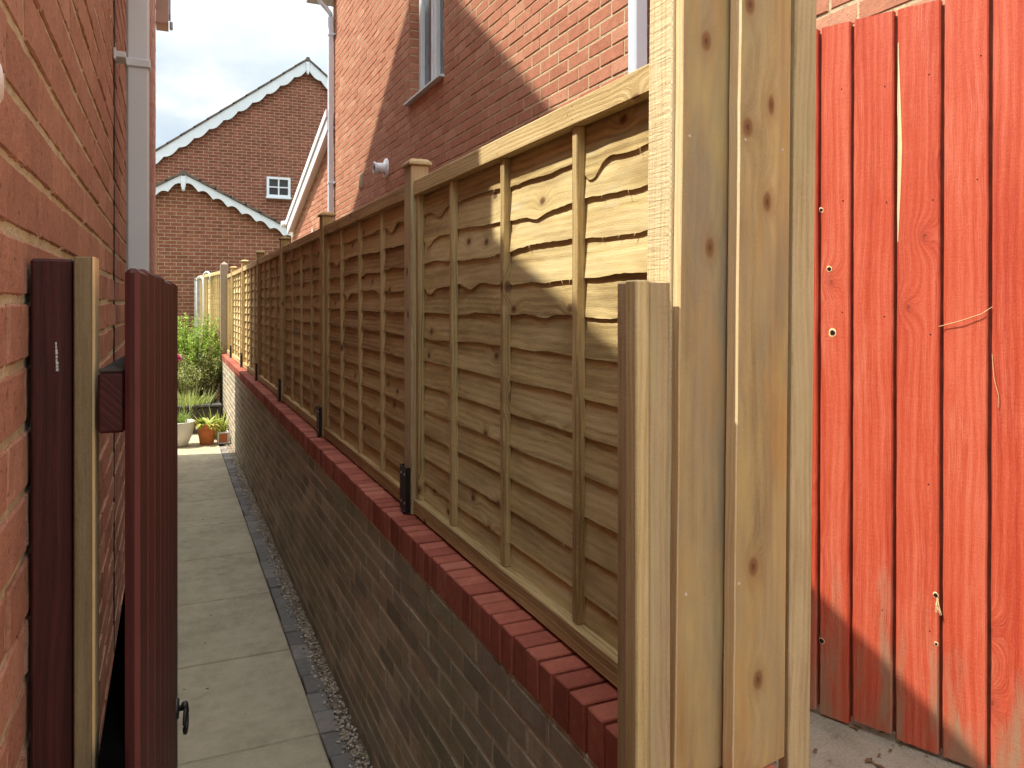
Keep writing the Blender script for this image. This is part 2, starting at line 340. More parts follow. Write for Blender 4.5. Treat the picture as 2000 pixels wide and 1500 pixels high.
def leafmat(name, stops, tr=.35):
    m, nt, b = newmat(name, .55, .35); s = seedattr(nt); c = ramp(nt, s, stops); nt.links.new(c, b.inputs['Base Color'])
    t = nn(nt, 'ShaderNodeBsdfTranslucent', {'Color': mixc(nt, .5, c, (.30, .42, .04))})
    mx = nn(nt, 'ShaderNodeMixShader', {0: tr, 1: b.outputs[0], 2: t.outputs[0]})
    nt.links.new(mx.outputs[0], nt.nodes['Material Output'].inputs[0]); return m
LBUSH = leafmat('bush_leaf', [(0, (.11, .21, .03)), (.5, (.30, .46, .07)), (1, (.58, .64, .20))])
LGRY = leafmat('silvery_leaf', [(0, (.18, .22, .07)), (.5, (.38, .42, .14)), (1, (.62, .62, .34))])
LYEL = leafmat('yellow_green_leaf', [(0, (.17, .22, .03)), (.5, (.36, .38, .06)), (1, (.58, .55, .20))])
LGRS = leafmat('grass_blade', [(0, (.09, .15, .03)), (1, (.26, .33, .10))])
FLW = leafmat('pink_petal', [(0, (.55, .02, .16)), (1, (.72, .10, .35))], .2)
LPUR = leafmat('lilac_petal', [(0, (.45, .18, .50)), (1, (.62, .36, .66))], .2)
STEM = plain('plant_stem', (.16, .12, .05), .8)
DRY = plain('dry_leaf', (.13, .075, .035), .85, .2, .4, 60)

# ------------------------------------------------------------------ brick walls
def bricks(m, s0, s1, z0, z1, P, zoff=.0045, soff=0.0, L=.225, H=.075, j=.010, dep=.014, hi=False, keep=None, rag=.0012, top=None):
    """lays bricks; P(s, z, d) -> world point, d = depth behind the brick face"""
    r = random.Random(int(s0 * 1000 + z0 * 77 + 5))
    k0 = math.floor((z0 - zoff) / H)
    k = k0
    while zoff + k * H < z1 - .01:
        za = zoff + k * H + j / 2; zb = zoff + (k + 1) * H - j / 2
        za_ = max(za, z0); zb_ = min(zb, z1)
        o = soff + (L / 2 if k % 2 else 0)
        i = math.floor((s0 - o) / L)
        while o + i * L < s1 - .005:
            a = max(o + i * L + j / 2, s0); c = min(o + (i + 1) * L - j / 2, s1); i += 1
            if c - a < .02 or zb_ - za_ < .015: continue
            if keep and not keep(a, c, za_, zb_): continue
            if top and zb_ > min(top(a), top(c)): continue
            sd = r.random(); dz = r.uniform(-.0015, .0015); dn = r.uniform(-.0015, .002)
            pa, pc, qa, qb = a + r.uniform(-.002, .002), c + r.uniform(-.002, .002), za_ + dz, zb_ + dz
            if not hi:
                b = .0035
                ring0 = [(pa + b, qa + b), (pc - b, qa + b), (pc - b, qb - b), (pa + b, qb - b)]
                ring1 = [(pa, qa), (pc, qa), (pc, qb), (pa, qb)]
                ring0 = [(x + r.uniform(-rag, rag), z + r.uniform(-rag, rag)) for x, z in ring0]
                V = [P(x, z, dn) for x, z in ring0] + [P(x, z, b + dn) for x, z in ring1] + [P(x, z, dep) for x, z in ring1]
                uv = [(x, z) for x, z in ring0 + ring1 + ring1]
                F = [[0, 1, 2, 3]] + [[n + e, n + 4 + e, n + 4 + (e + 1) % 4, n + (e + 1) % 4] for n in (0, 4) for e in range(4)]
                m.mesh(V, F, uv, sd)
            else:
                nx, nz = 14, 5; V = []; uv = []; F = []
                for b_ in range(nz + 1):
                    for a_ in range(nx + 1):
                        x = pa + (pc - pa) * a_ / nx; z = qa + (qb - qa) * b_ / nz
                        if a_ == 1: x = pa + .0032
                        if a_ == nx - 1: x = pc - .0032
                        if b_ == 1: z = qa + .0032
                        if b_ == nz - 1: z = qb - .0032
                        e = (a_ in (0, nx)) or (b_ in (0, nz))
                        nv = mn.noise_vector(Vector((x * 55, z * 55, sd * 90)))
                        big = mn.noise(Vector((x * 14, z * 14, sd * 50)))
                        dd = dn + big * .0018 + nv.z * .0010 + (.0030 + nv.x * .002 if e else 0)
                        if e: x += nv.x * .0030; z += nv.y * .0026
                        V.append(P(x, z, dd)); uv.append((x, z))
                for b_ in range(nz):
                    for a_ in range(nx): q = b_ * (nx + 1) + a_; F.append([q, q + 1, q + nx + 2, q + nx + 1])
                per = [a_ for a_ in range(nx + 1)] + [b_ * (nx + 1) + nx for b_ in range(1, nz + 1)] + [nz * (nx + 1) + a_ for a_ in range(nx - 1, -1, -1)] + [b_ * (nx + 1) for b_ in range(nz - 1, 0, -1)]
                base = len(V)
                for q in per:
                    x, z = uv[q]; V.append(P(x, z, dep)); uv.append((x, z))
                for e in range(len(per)): F.append([per[e], base + e, base + (e + 1) % len(per), per[(e + 1) % len(per)]])
                m.mesh(V, F, uv, sd)
        k += 1

# ------------------------------------------------------------------ setting
def ground_(m):
    m.face([(-200, -200, -.06), (200, -200, -.06), (200, 200, -.06), (-200, 200, -.06)])
tag(one('ground', GRD, ground_), kind='structure')
def path_(m):
    y = -2.1
    m.box((-.17, -4.2, -.05), (.64, 15.5, -.012), 1, .2, .001)
    k = 0
    while y < 13.2:
        L = .955; m.box((-.165, y + .004, -.04), (.638 + rnd.uniform(-.004, .004), y + L - .004, rnd.uniform(-.001, .0015)), 1, rnd.random(), .006); y += L
    m.box((-4, 13.2, -.04), (.78, 13.6, -.004), 1, .3, .004)
tag(one('concrete_path', CON, path_), kind='structure')
def edging_(m):
    y = -.6
    m.box((.640, -4, -.05), (.742, 13.3, -.012), 1, .2, .001, 1)
    while y < 11.4:
        L = .2 + rnd.uniform(-.003, .003)
        dx = rnd.uniform(-.005, .005); m.box((.643 + dx, y + .003, -.04), (.738 + dx, y + L - .003, .003 + rnd.uniform(-.003, .003)), 1, rnd.random(), .004, 0, .0015); y += L + .001
tag(one('block_edging', [BLKP, SOIL], edging_), kind='structure')
def gravel_(m):
    m.box((.742, -1, -.05), (.806, 12, -.02), 1, .2, .001)
    ico = [(0, 0, 1), (.894, 0, .447), (.276, .851, .447), (-.724, .526, .447), (-.724, -.526, .447), (.276, -.851, .447), (.724, .526, -.447), (-.276, .851, -.447), (-.894, 0, -.447), (-.276, -.851, -.447), (.724, -.526, -.447), (0, 0, -1)]
    fc = [(0, 1, 2), (0, 2, 3), (0, 3, 4), (0, 4, 5), (0, 5, 1), (1, 6, 2), (2, 7, 3), (3, 8, 4), (4, 9, 5), (5, 10, 1), (6, 7, 2), (7, 8, 3), (8, 9, 4), (9, 10, 5), (10, 6, 1), (6, 11, 7), (7, 11, 8), (8, 11, 9), (9, 11, 10), (10, 11, 6)]
    for i in range(5200):
        y = rnd.uniform(2.3, 11.6); x = rnd.uniform(.735, .803) if i % 9 else rnd.uniform(.70, .75); z = rnd.uniform(-.016, .004) if x > .738 else .006
        a, b, c = [rnd.uniform(.004, .0105) for _ in range(3)]; c *= .7; t = rnd.random() * 6.28
        V = [(x + (p[0] * a * math.cos(t) - p[1] * b * math.sin(t)), y + (p[0] * a * math.sin(t) + p[1] * b * math.cos(t)), z + p[2] * c) for p in ico]
        m.mesh(V, fc, [(0, 0)] * 12, rnd.random())
tag(one('gravel_strip', GRV, gravel_), kind='stuff')
def drive_(m):
    m.box((1.02, -5, -.05), (2.1, 15, .922), 1, .5, .01)
tag(one('driveway', DRV, drive_), kind='structure')
def litter_(m):
    for i in range(160):
        x, y = (rnd.uniform(1.1, 1.66), rnd.uniform(.75, 1.5)) if i < 130 else (rnd.uniform(.02, .62), rnd.uniform(2.4, 9))
        z = .925 if i < 130 else .004
        L = rnd.uniform(.006, .018) * (1 if i < 130 else .8); w = L * rnd.uniform(.15, .5); t = rnd.random() * 6.28; h = rnd.uniform(.001, .006)
        c, s = math.cos(t), math.sin(t)
        P = [(-L, 0, 0), (0, -w, h), (L, 0, h * .5), (0, w, .001)]
        m.face([(x + a * c - b * s, y + a * s + b * c, z + q) for a, b, q in P], None, rnd.random())
tag(one('leaf_litter', DRY, litter_), kind='stuff')

# ------------------------------------------------------------------ house on the left
XL = -.154
lh = thing('brick_house', 'red brick house close on the left with white square downpipe', 'house', (XL, 2.66, 0))
def wy(o, parent): o.parent = parent; o.matrix_parent_inverse = parent.matrix_world.inverted(); return o
def child(name, mats, fn, parent, smooth=False, label=None):
    """part given in world coordinates: verts are moved into the parent's frame"""
    m = MB(); fn(m)
    off = Vector((0, 0, 0)); q = parent
    while q: off += q.location; q = q.parent
    m.v = [(a - off.x, b - off.y, c - off.z) for a, b, c in m.v]
    o = m.build(name, mats, parent, smooth)
    if label: o['label'] = label
    return o
AP = (6.70, 8.9); FN = (2.58, 5.72); FF = (10.62, 6.156)     # verge: apex, near foot, far foot (y, z)
def ltop(y): return AP[1] - .16 - (AP[1] - FN[1]) / (AP[0] - FN[0]) * (AP[0] - y) if y < AP[0] else AP[1] - .16 - (AP[1] - FF[1]) / (FF[0] - AP[0]) * (y - AP[0])
def wing_top(y): return 3.765 + .4345 * (y - 1.725)
def lwall(m):
    m.prism([(2.66, -.1), (10.4, -.1), (10.4, 5.9), (AP[0], AP[1] - .12), (2.66, 5.6)], 0, XL - .003, -7.0, mat=1)
    bricks(m, 2.66, 10.4, -.05, 8.6, lambda s, z, d: (XL - d, s, z), zoff=2.0795 - .075 * 28, soff=.07, top=lambda y: ltop(y) + .02)
    m.box((XL - .002, 2.625, -.05), (XL + .001, 2.645, 5), 2, .3, .0005, 2)
child('wall', [BL, ML, HOLE], lwall, lh)
def lwing(m):
    m.prism([(-4.0, -.1), (2.655, -.1), (2.655, 4.05), (-4.0, 1.2)], 0, XL - .0032, -6.0, mat=1)
    bricks(m, -.6, 2.652, .2, 3.5, lambda s, z, d: (XL - d, s, z), zoff=2.0795 - .075 * 28, soff=.045, hi=True, top=lambda y: wing_top(y) - .02, dep=.016)
child('wing_wall', [BL, ML], lwing, lh)
def lroof(m):
    for (a, b) in ((FN, AP), (AP, FF)):
        m.prism([a, b, (b[0], b[1] - .10), (a[0], a[1] - .10)], 0, 0.0, -7.2)
child('roof', TILE, lroof, lh)
def wroof(m):
    y0, y1 = -4.2, 2.60
    m.prism([(y0, wing_top(y0)), (y1, wing_top(y1)), (y1, wing_top(y1) - .12), (y0, wing_top(y0) - .12)], 0, 0.0, -6.2)
child('wing_roof', TILE, wroof, lh)
def lsoff(m):
    m.prism([(AP[0], AP[1] - .101), (10.60, FF[1] - .09), (10.60, FF[1] - .26), (AP[0], AP[1] - .28)], 0, XL + .004, -.018)
    m.prism([(AP[0], AP[1] - .101), (2.6, FN[1] - .09), (2.6, FN[1] - .26), (AP[0], AP[1] - .28)], 0, XL + .004, -.018)
    m.box((XL + .002, 10.30, 5.43), (-.01, 10.62, 5.98), 2, .4, .004)
def lpier(m):
    m.box((XL - .5, 10.402, -.05), (XL - .003, 11.12, 2.93), 2, .4, .002, 1)
    bricks(m, 10.41, 11.12, -.05, 2.93, lambda s, z, d: (XL - d, s, z), zoff=2.0795 - .075 * 28)
    m.box((XL - .52, 10.403, 2.931), (XL + .015, 11.14, 2.97), 1, .4, .004)
child('side_wall', [BL, ML], lpier, lh)
child('soffit', SOF, lsoff, lh)
def lgut(m):
    m.box((.0, 10.56, 5.46), (.04, 10.66, 5.55), 1, .3, .012)
    m.box((-.009, 10.36, 5.56), (.014, 10.60, 5.97), 2, .3, .004)
child('gutter_end', plain('grey_gutter_plastic', (.30, .29, .28), .5), lgut, lh)
dp = child('downpipe', PIPE, lambda m: m.box((-.122, 2.655, .1), (-.0585, 2.72, 5.3), 2, .5, .006), lh)
for z in (2.735, .9, 4.6):
    def lbr(m):
        m.box((-.1245, 2.648, z), (-.054, 2.726, z + .026), 0, .5, .003)
        m.box((XL + .001, 2.58, z + .004), (-.12, 2.652, z + .022), 0, .5, .002)
        m.box((XL + .001, 2.575, z - .004), (XL + .008, 2.60, z + .03), 0, .5, .002)
    child('bracket', PIPE, lbr, dp)
def lamp_(m):
    m.lathe([(0, .026), (.014, .025), (.024, .018), (.031, .006), (.033, -.004), (.033, -.02)], (XL + .012, .690, 2.168), 28, 0)
    m.lathe([(.040, -.022), (.040, -.012), (.034, -.010)], (XL + .012, .690, 2.168), 28, 0)
child('wall_fitting', WHT, lamp_, lh, True, 'white domed plastic fitting on the brick')

# ------------------------------------------------------------------ gate and its post on the left
gp = thing('gate_post', 'maroon painted gate post on left brick wall with a bare timber strip', 'gate post', (-.13, 1.05, 0))
def gpost(m):
    m.box((-.150, 1.058, .0), (-.1045, 1.125, 2.0535), 2, .3, .003)
    for i in range(9):
        z = 1.955 - i * .004 - rnd.random() * .001; m.box((-.1245 + i * .0001, 1.0570, z - .0035), (-.1222 + i * .0001 + rnd.uniform(-.0007, .0007), 1.0585, z), 2, .5, .0004, 1)
child('post', [MAR, WPT], gpost, gp)
child('batten', [OLV, CUT], lambda m: (m.box((-.1035, 1.041, .0), (-.0842, 1.097, 2.056), 2, .62, .0015), m.prism([(-.0841, 1.0412), (-.0815, 1.0450), (-.0812, 1.097), (-.0841, 1.097)], 2, .0, 2.056, .5, 1)), gp, label='bare timber strip beside the maroon post')
gt = thing('ledged_gate', 'open maroon boarded gate with black ring latch beside the left wall', 'gate', (-.041, 1.02, .06), (0, 0, -R(3.02)))
bw = .1195
for i in range(8):
    y0 = i * bw; first = i == 0
    def brd(m):
        m.box((-.008, y0 + .0012, 0), (.0085, y0 + bw - .0012, 1.985 + rnd.uniform(-.003, .003)), 2, rnd.random(), .0055, 0, 0, 1)
    one('board', [MAR, MAR_EDGE], brd, gt)
for z in (.02, 1.785):
    one('rail', [MAR, OLD], lambda m: (m.box((-.038, .012, z), (-.0085, .93, z + .072), 1, .4, .003), m.box((-.0375, .013, z + .0725), (-.009, .92, z + .0765), 1, .4, .002, 1)), gt)
SHADE = plain('gap_shade_black', (.004, .004, .004), 1.0, 0.0)  # flat black standing in for the deep shade between gate and wall
one('brace', [SHADE, SHADE], lambda m: (m.prism([(.0, 1.40), (.62, 1.635), (.62, 1.50), (.0, 1.22)], 0, -.036, -.0087, .3), m.prism([(.0, 1.4005), (.62, 1.6355), (.62, 1.6405), (.0, 1.4055)], 0, -.0355, -.0092, .3, 1)), gt)  # brace coloured black so the shade of the gap is painted in
one('gap_shade_sheet', SHADE, lambda m: m.prism([(.005, .06), (.90, .06), (.90, 1.40), (.615, 1.495), (.005, .32)], 0, -.0125, -.0088, .3), gt)  # added sheet, drawn black where the gap holds only shade
lat = one('ring_latch', BLK, lambda m: (m.lathe([(.0, .004), (.021, .004), (.023, 0), (.023, -.003)], (.0105, .885, 1.02), 20, 0), m.tube([(.010, .885, 1.02), (.030, .885, 1.02)], .0065, 10), m.tube([(.026, .878, 1.024), (.026, .892, 1.024)], .008, 10)), gt, True)
def ringl(m):
    c = (.0285, .885, .992); pts = [(c[0] + .002 * math.sin(t), c[1] + .024 * math.sin(t), c[2] + .028 * math.cos(t)) for t in [2 * math.pi * k / 28 for k in range(29)]]
    m.tube(pts, .0042, 8)
one('ring', BLK, ringl, lat, True)

# ------------------------------------------------------------------ low brick wall with coping
gw = thing('garden_wall', 'low dark brick wall with red brick coping under the timber fence', 'wall', (.9, 1.05, 0))
YE = 14.4
def gwall(m):
    m.box((.8055, 1.05, -.1), (1.012, YE, 1.046), 1, .3, .001, 1)
    bricks(m, 1.05, YE, -.05, 1.044, lambda s, z, d: (.802 + d, s, z), zoff=1.046 - .075 * 15 - .003, soff=.02, rag=.0025, j=.012)
child('wall', [BW, MW], gwall, gw)
def gcop(m):
    m.box((.809, 1.045, 1.046), (1.010, YE, 1.143), 1, .4, .002, 1)
    y = 1.042; i = 0
    while y < YE - .05:
        dz = rnd.uniform(-.0018, .0018); dx = rnd.uniform(-.002, .002)
        m.box((.799 + dx, y + .0054, 1.050), (1.014, y + .0690 + rnd.uniform(-.0012, .001), 1.1535 + dz), 2, rnd.random(), .003, 0, .0014); y += .0746
child('coping', [BC, MC], gcop, gw)

# ------------------------------------------------------------------ lap fence
def slat_grid(m, yA, yB, x_, z0, z1, i, n, nseg, seed, dips, big, pd=.0155):
    """one waney-edged board: wavy lower edge, tilted so the lower edge stands proud"""
    rows = 3; V = []; uv = []; F = []; th = .0068
    pr = [(0, 0.0), (.5, .5), (1, 1)]
    for k in range(nseg + 1):
        t = k / nseg; y = yA + (yB - yA) * t
        w = mn.noise(Vector((y * 2.3, seed * 61, 1))) * big + mn.noise(Vector((y * 7, seed * 61, 5))) * big * .55 + mn.noise(Vector((y * 26, seed * 33, 9))) * big * .20 + rnd.uniform(-1, 1) * big * .05
        for (yc, sg, am) in dips: w -= am * math.exp(-((y - yc) / sg) ** 2)
        zb = z0 + w
        cup = mn.noise(Vector((y * 1.1, seed * 20, 3))) * .003
        for r_ in range(rows + 1):
            q = r_ / rows; z = zb + (z1 - zb) * q
            x = x_ - pd + (pd - .002) * q + cup * (1 - q) + mn.noise(Vector((y * 5, z * 12, seed * 9))) * .0012
            V.append((x, y, z)); uv.append((y, z))
        for r_ in (0, 1):
            q = r_; z = zb + (z1 - zb) * q + (.0008 if r_ == 0 else 0); V.append((x_ - pd + (pd - .002) * q + cup * (1 - q) + th * (1.0 if r_ == 0 else .6), y, z)); uv.append((y, z + .01))
    st = rows + 3
    for k in range(nseg):
        a, b = k * st, (k + 1) * st
        for r_ in range(rows): F.append([a + r_, a + r_ + 1, b + r_ + 1, b + r_])
        F.append([a, b, b + rows + 1, a + rows + 1]); F.append([a + rows + 1, b + rows + 1, b + rows + 2, a + rows + 2]); F.append([a + rows, a + rows + 2, b + rows + 2, b + rows])
    m.mesh(V, F, uv, seed)
    return V, st
XF = .8885
def panel(par, y0, y1, slatm, frm, nseg=44, bat=None, hair=10, dips=None, ztop=2.4885, zbot=1.163, pd=.018, label=None, wave=1.0):
    P = thing('panel', None, None, (XF, (y0 + y1) / 2, zbot)); P.parent = par
    P.location = Vector((XF, (y0 + y1) / 2, zbot)) - par.location
    if label: P['label'] = label
    H = ztop - zbot; n = 13; pitch = (H - .075) / n
    def rl(z0, z1): return lambda m: m.box((XF, y0, z0), (XF + .034, y1, z1), 1, rnd.random(), .0025)
    def trail(m):
        rl(ztop - .058, ztop)(m)
        for yb in (bat or [y0 + (y1 - y0) * k / 4 for k in (1, 2, 3)]):
            for q in range(3): m.lathe([(0, -.0003), (.0016, -.0003), (.002, .0)], (XF, yb + rnd.uniform(-.012, .02), ztop - .012 - q * .016), 7, 0, mat=1)
    child('top_rail', [frm, HOLE], trail, P); child('bottom_rail', frm, rl(zbot, zbot + .058), P)
    for yb in (bat or [y0 + (y1 - y0) * k / 4 for k in (1, 2, 3)]):
        child('batten', frm, lambda m: m.box((XF + .0115, yb - .013, zbot + .0585), (XF + .036, yb + .013, ztop - .0585), 2, rnd.random(), .002), P)
    for a, b in ((y0, y0 + .034), (y1 - .034, y1)):
        child('side_frame', frm, lambda m: m.box((XF + .010, a, zbot + .0585), (XF + .036, b, ztop - .0585), 2, rnd.random(), .002), P)
    def sl(m):
        for i in range(n + 1):
            z0 = zbot + .032 + i * pitch; big = .0035 + .011 * max(0, min(1, (i - 4.5) / 4)) ** 1.2
            dp_ = [(yc, sg, am) for (ii, yc, sg, am) in (dips or []) if ii == i]
            sd = rnd.random(); zt = min(z0 + pitch + .034, ztop - .01)
            V, st = slat_grid(m, y0 + .004, y1 - .004, XF + .044, z0, zt, i, n, nseg, sd, dp_, big * wave, pd)
            for h in range(hair if i < n else 0):                        # torn fibres on the sawn edge
                if rnd.random() < .45: continue
                k = rnd.randrange(nseg); x, y, z = V[k * st]; L = rnd.uniform(.006, .022); dy = rnd.uniform(-.012, .012); dx = rnd.uniform(-.006, -.001); w = rnd.uniform(.0007, .0018)
                m.face([(x - .0004, y - w, z + .003), (x - .0004, y + w, z + .003), (x + dx, y + dy + w * .4, z - L * .6), (x + dx * 1.6, y + dy * 1.6, z - L)], None, rnd.random(), 1)
    child('lap_boards', [slatm, CUT], sl, P)
    for z0 in (zbot, ztop - .15):
        child('back_rail', frm, lambda m: m.box((XF + .049, y0, z0), (XF + .064, y1, z0 + .05), 1, rnd.random(), .002), P)
    return P
fe = thing('lap_fence', 'timber waney lap fence on the low brick wall, capped posts between panels', 'fence', (.92, 1.2, 1.15))
def fpost(y, frm, ztop=2.555):
    P = thing('post', None, None); P.parent = fe; P.location = Vector((.88, y, 1.155)) - fe.location
    child('timber', frm, lambda m: m.box((.8795, y, 1.156), (.953, y + .1, ztop), 2, rnd.random(), .004), P)
    def cap(m):
        m.box((.868, y - .012, ztop), (.965, y + .112, ztop + .012), 1, rnd.random(), .003)
        m.mesh([(.8695, y - .0105, ztop + .0123), (.9635, y - .0105, ztop + .0123), (.9635, y + .1105, ztop + .0123), (.8695, y + .1105, ztop + .0123), (.885, y + .006, ztop + .026), (.948, y + .006, ztop + .026), (.948, y + .094, ztop + .026), (.885, y + .094, ztop + .026)],
               [[0, 1, 5, 4], [1, 2, 6, 5], [2, 3, 7, 6], [3, 0, 4, 7], [4, 5, 6, 7]], [(0, 0), (.1, 0), (.1, .1), (0, .1)] * 2, rnd.random())
    child('cap', frm, cap, P)
    def brk(m):
        m.box((.860, y + .004, 1.166), (.8635, y + .096, 1.345), 2, .5, .001)
        m.box((.8636, y + .004, 1.1662), (.879, y + .007, 1.345), 2, .5, .001); m.box((.8636, y + .093, 1.1662), (.879, y + .096, 1.345), 2, .5, .001)
        m.box((.856, y + .03, 1.1552), (.872, y + .07, 1.1659), 1, .5, .002)
        for z in (1.20, 1.315):
            for dy in (.026, .074): m.lathe([(0, -.0026), (.005, -.002), (.0065, 0)], (.8599, y + dy, z), 10, 0, mat=1)
    child('post_bracket', [BLK, STL], brk, P)
    return P
PY = [2.96 + 1.95 * k for k in range(6)]
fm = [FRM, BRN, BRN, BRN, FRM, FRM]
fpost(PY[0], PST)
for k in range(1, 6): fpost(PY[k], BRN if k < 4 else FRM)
panel(fe, 1.212, 2.955, PAN, FRM, 110, [1.645, 2.092, 2.547], 16, pd=.0125, dips=[(12, 1.60, .05, .055), (12, 1.45, .12, .018), (12, 2.72, .05, .025), (11, 1.9, .06, .012), (11, 2.86, .05, .03), (9, 2.84, .06, .028), (9, 2.4, .07, .018), (8, 1.85, .06, .012)], label='nearest pale lap panel, sunlit at its top corner')
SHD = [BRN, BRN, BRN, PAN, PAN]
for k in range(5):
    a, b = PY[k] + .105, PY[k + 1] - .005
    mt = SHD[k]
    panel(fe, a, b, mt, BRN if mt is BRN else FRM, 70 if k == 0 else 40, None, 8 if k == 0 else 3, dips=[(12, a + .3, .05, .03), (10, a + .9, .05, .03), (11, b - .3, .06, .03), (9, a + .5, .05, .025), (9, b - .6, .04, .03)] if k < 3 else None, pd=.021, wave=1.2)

# last panel and the end post
panel(fe, PY[5] + .105, 13.84, PAN, FRM, 24, None, 0)
ep = thing('fence_end_post', 'thick pale post with pyramid top at the far end of the fence', 'post', (.84, 13.9, 1.154))
def epost(m):
    m.box((.785, 13.85, 1.156), (.912, 13.975, 2.665), 2, .4, .004)
    m.mesh([(.786, 13.851, 2.6652), (.911, 13.851, 2.6652), (.911, 13.974, 2.6652), (.786, 13.974, 2.6652), (.848, 13.912, 2.715)], [[0, 1, 4], [1, 2, 4], [2, 3, 4], [3, 0, 4]], [(0, 0)] * 5, .4)
child('post_shaft', plain('pale_mauve_timber', (.30, .24, .18), .8, .2, .12, 20, bmp=.001), epost, ep)

# fence beyond, turning slightly towards the path
f2 = thing('garden_fence', 'sunlit yellow lap fence behind the bushes beyond the end post', 'fence', (.80, 14.02, 0))
d2 = Vector((-.27, 2.9, 0)).normalized()
f2.rotation_euler = (0, 0, math.atan2(d2.y, d2.x) - math.pi / 2)
def f2p(y0, y1):
    P = one('panel', PAN, lambda m: [m.box((.02 - .012 * (i % 1), y0, .62 + i * .098), (.034, y1, .62 + i * .098 + .092), 1, rnd.random(), .004) for i in range(19)], f2)
    one('top_rail', FRM, lambda m: m.box((-.012, y0, 2.50), (.04, y1, 2.56), 1, rnd.random(), .003), P)
    for k in range(1, 6):
        y = y0 + (y1 - y0) * k / 6
        one('batten', FRM, lambda m: m.box((-.004, y - .014, .62), (.0195, y + .014, 2.499), 2, rnd.random(), .002), P)
f2p(.02, 1.42); f2p(1.44, 2.78)
gpp = thing('grey_post', 'slim weathered grey post at the far end of the garden fence', 'post', (.52, 16.9, 0))
child('post_shaft', plain('weathered_grey_timber', (.36, .35, .32), .85, .2, .2, 14, bmp=.001), lambda m: (m.box((.465, 16.88, -.05), (.59, 16.98, 2.50), 2, .4, .006), m.box((.455, 16.87, 2.5003), (.60, 16.99, 2.52), 0, .4, .004)), gpp)
def hoop(y, x, zt, lab):
    def fn(m):
        pts = [(0, 0, .0), (0, 0, zt - .09)] + [(.055 - .055 * math.cos(t), -.07 + .07 * math.cos(t), zt - .09 + .09 * math.sin(t)) for t in [math.pi * k / 10 for k in range(1, 10)]] + [(.11, -.14, zt - .09), (.11, -.14, zt - .2)]
        m.tube(pts, .015, 8)
    o = one('plant_hoop', WPT, fn, smooth=True); o.location = (x, y, 0)
    tag(o, lab, 'plant support', 'white hooped plant supports by the far fence')
hoop(15.3, .575, 2.585, 'white hooped plant support standing nearer the pale end post')
hoop(16.1, .48, 2.52, 'white hooped plant support standing next to the slim grey post')

# ------------------------------------------------------------------ boarded screen at the near end of the fence
sc = thing('board_screen', 'tall new timber boards on the end of the fence above the coping', 'fence screen', (.81, 1.1, 1.155), (0, R(.72), 0))
dz = -1.155; ox, oy = .81, 1.1; TX = -.0106                     # tilt offset so the boards meet their place at eye height
def scb(name, lo, hi, mat, lab=None, seed=None, tap=0.0, bev=.002):
    def fn(m):
        L = (lo[0] - ox + TX, lo[1] - oy, lo[2] + dz); H = (hi[0] - ox + TX, hi[1] - oy, hi[2] + dz)
        m.box(L, H, 2, seed, bev)
    o = one(name, mat, fn, sc)
    if lab: o['label'] = lab
    return o
scb('post', (.812, 1.1335, 1.157), (.888, 1.206, 3.02), RSN, 'rough sawn post behind the boards', .35)
def featherboard(x0, x1, yf, y0b, z0, z1, seed, name='board'):
    """tapered board: thick left edge, thin right edge, slightly wavy long edges"""
    def fn(m):
        n = 40; V = []; F = []; uv = []; t0, t1 = (.0195, .009) if x0 < .9 else (.028, .012)
        for k in range(n + 1):
            z = z0 + (z1 - z0) * k / n; w = mn.noise(Vector((z * 3, seed * 40, 0))) * .0016 + mn.noise(Vector((z * 13, seed * 40, 3))) * .0008
            w2 = mn.noise(Vector((z * 3, seed * 40, 7))) * .0012
            pr = [(x0 + w, yf + t0), (x0 + w, yf + .002), (x0 + w + .002, yf), ((x0 + x1) / 2, yf + .0015 + w2), (x1 - .002 + w2, yf + t0 - t1), (x1 + w2, yf + t0 - t1 + .002), (x1 + w2, yf + t0)]
            for (x, y) in pr: V.append((x - ox + TX, y - oy, z + dz)); uv.append((z, x + y))
        q = 7
        for k in range(n):
            for r_ in range(q): F.append([k * q + r_, k * q + (r_ + 1) % q, (k + 1) * q + (r_ + 1) % q, (k + 1) * q + r_])
        F.append([r_ for r_ in range(q)]); F.append([n * q + r_ for r_ in reversed(range(q))])
        m.mesh(V, F, uv, seed)
        m.m = [1 if (i < n * q and i % q in (0, 1)) else 0 for i in range(len(m.f))]
    return one(name, [FBD, CUT], fn, sc)
b1 = featherboard(.8195, .945, 1.1125, 0, 1.160, 3.0, .37)
b2 = featherboard(.9255, 1.060, 1.0865, 0, 1.158, 3.0, .83)
scb('end_board', (1.0675, 1.101, .925), (1.1215, 1.128, 2.98), PST, 'pale narrow end board', .8)
scb('back_post', (1.062, 1.13, 1.157), (1.105, 1.20, 2.96), PST, None, .3)
def scr(b, pts):
    for x, z, yf in pts:
        o = one('screw', STL, lambda m: m.lathe([(0, -.0012), (.0028, -.0010), (.0036, .0006)], (x - ox + TX, yf - oy, z + dz), 12, 1), b)
scr(b1, [(.8365, 2.297, 1.1132), (.8385, 1.487, 1.1132)]); scr(b2, [(.939, 2.295, 1.0871), (1.035, 2.288, 1.0975), (.9345, 1.502, 1.0871), (1.028, 1.51, 1.0975)])

sp_ = thing('gate_stop_post', 'short bare timber gate stop post in front of the tall boards', 'gate post', (.76, 1.11, 0))
child('post', PST, lambda m: m.box((.754, 1.1105, .0), (.7985, 1.2155, 2.0385), 2, .72, .0025, 0), sp_)
child('stop_batten', [FRM], lambda m: m.box((.7265, 1.1095, .0), (.7535, 1.1440, 2.0405), 2, .93, .0025), sp_, label='narrow pale batten nailed to the post')

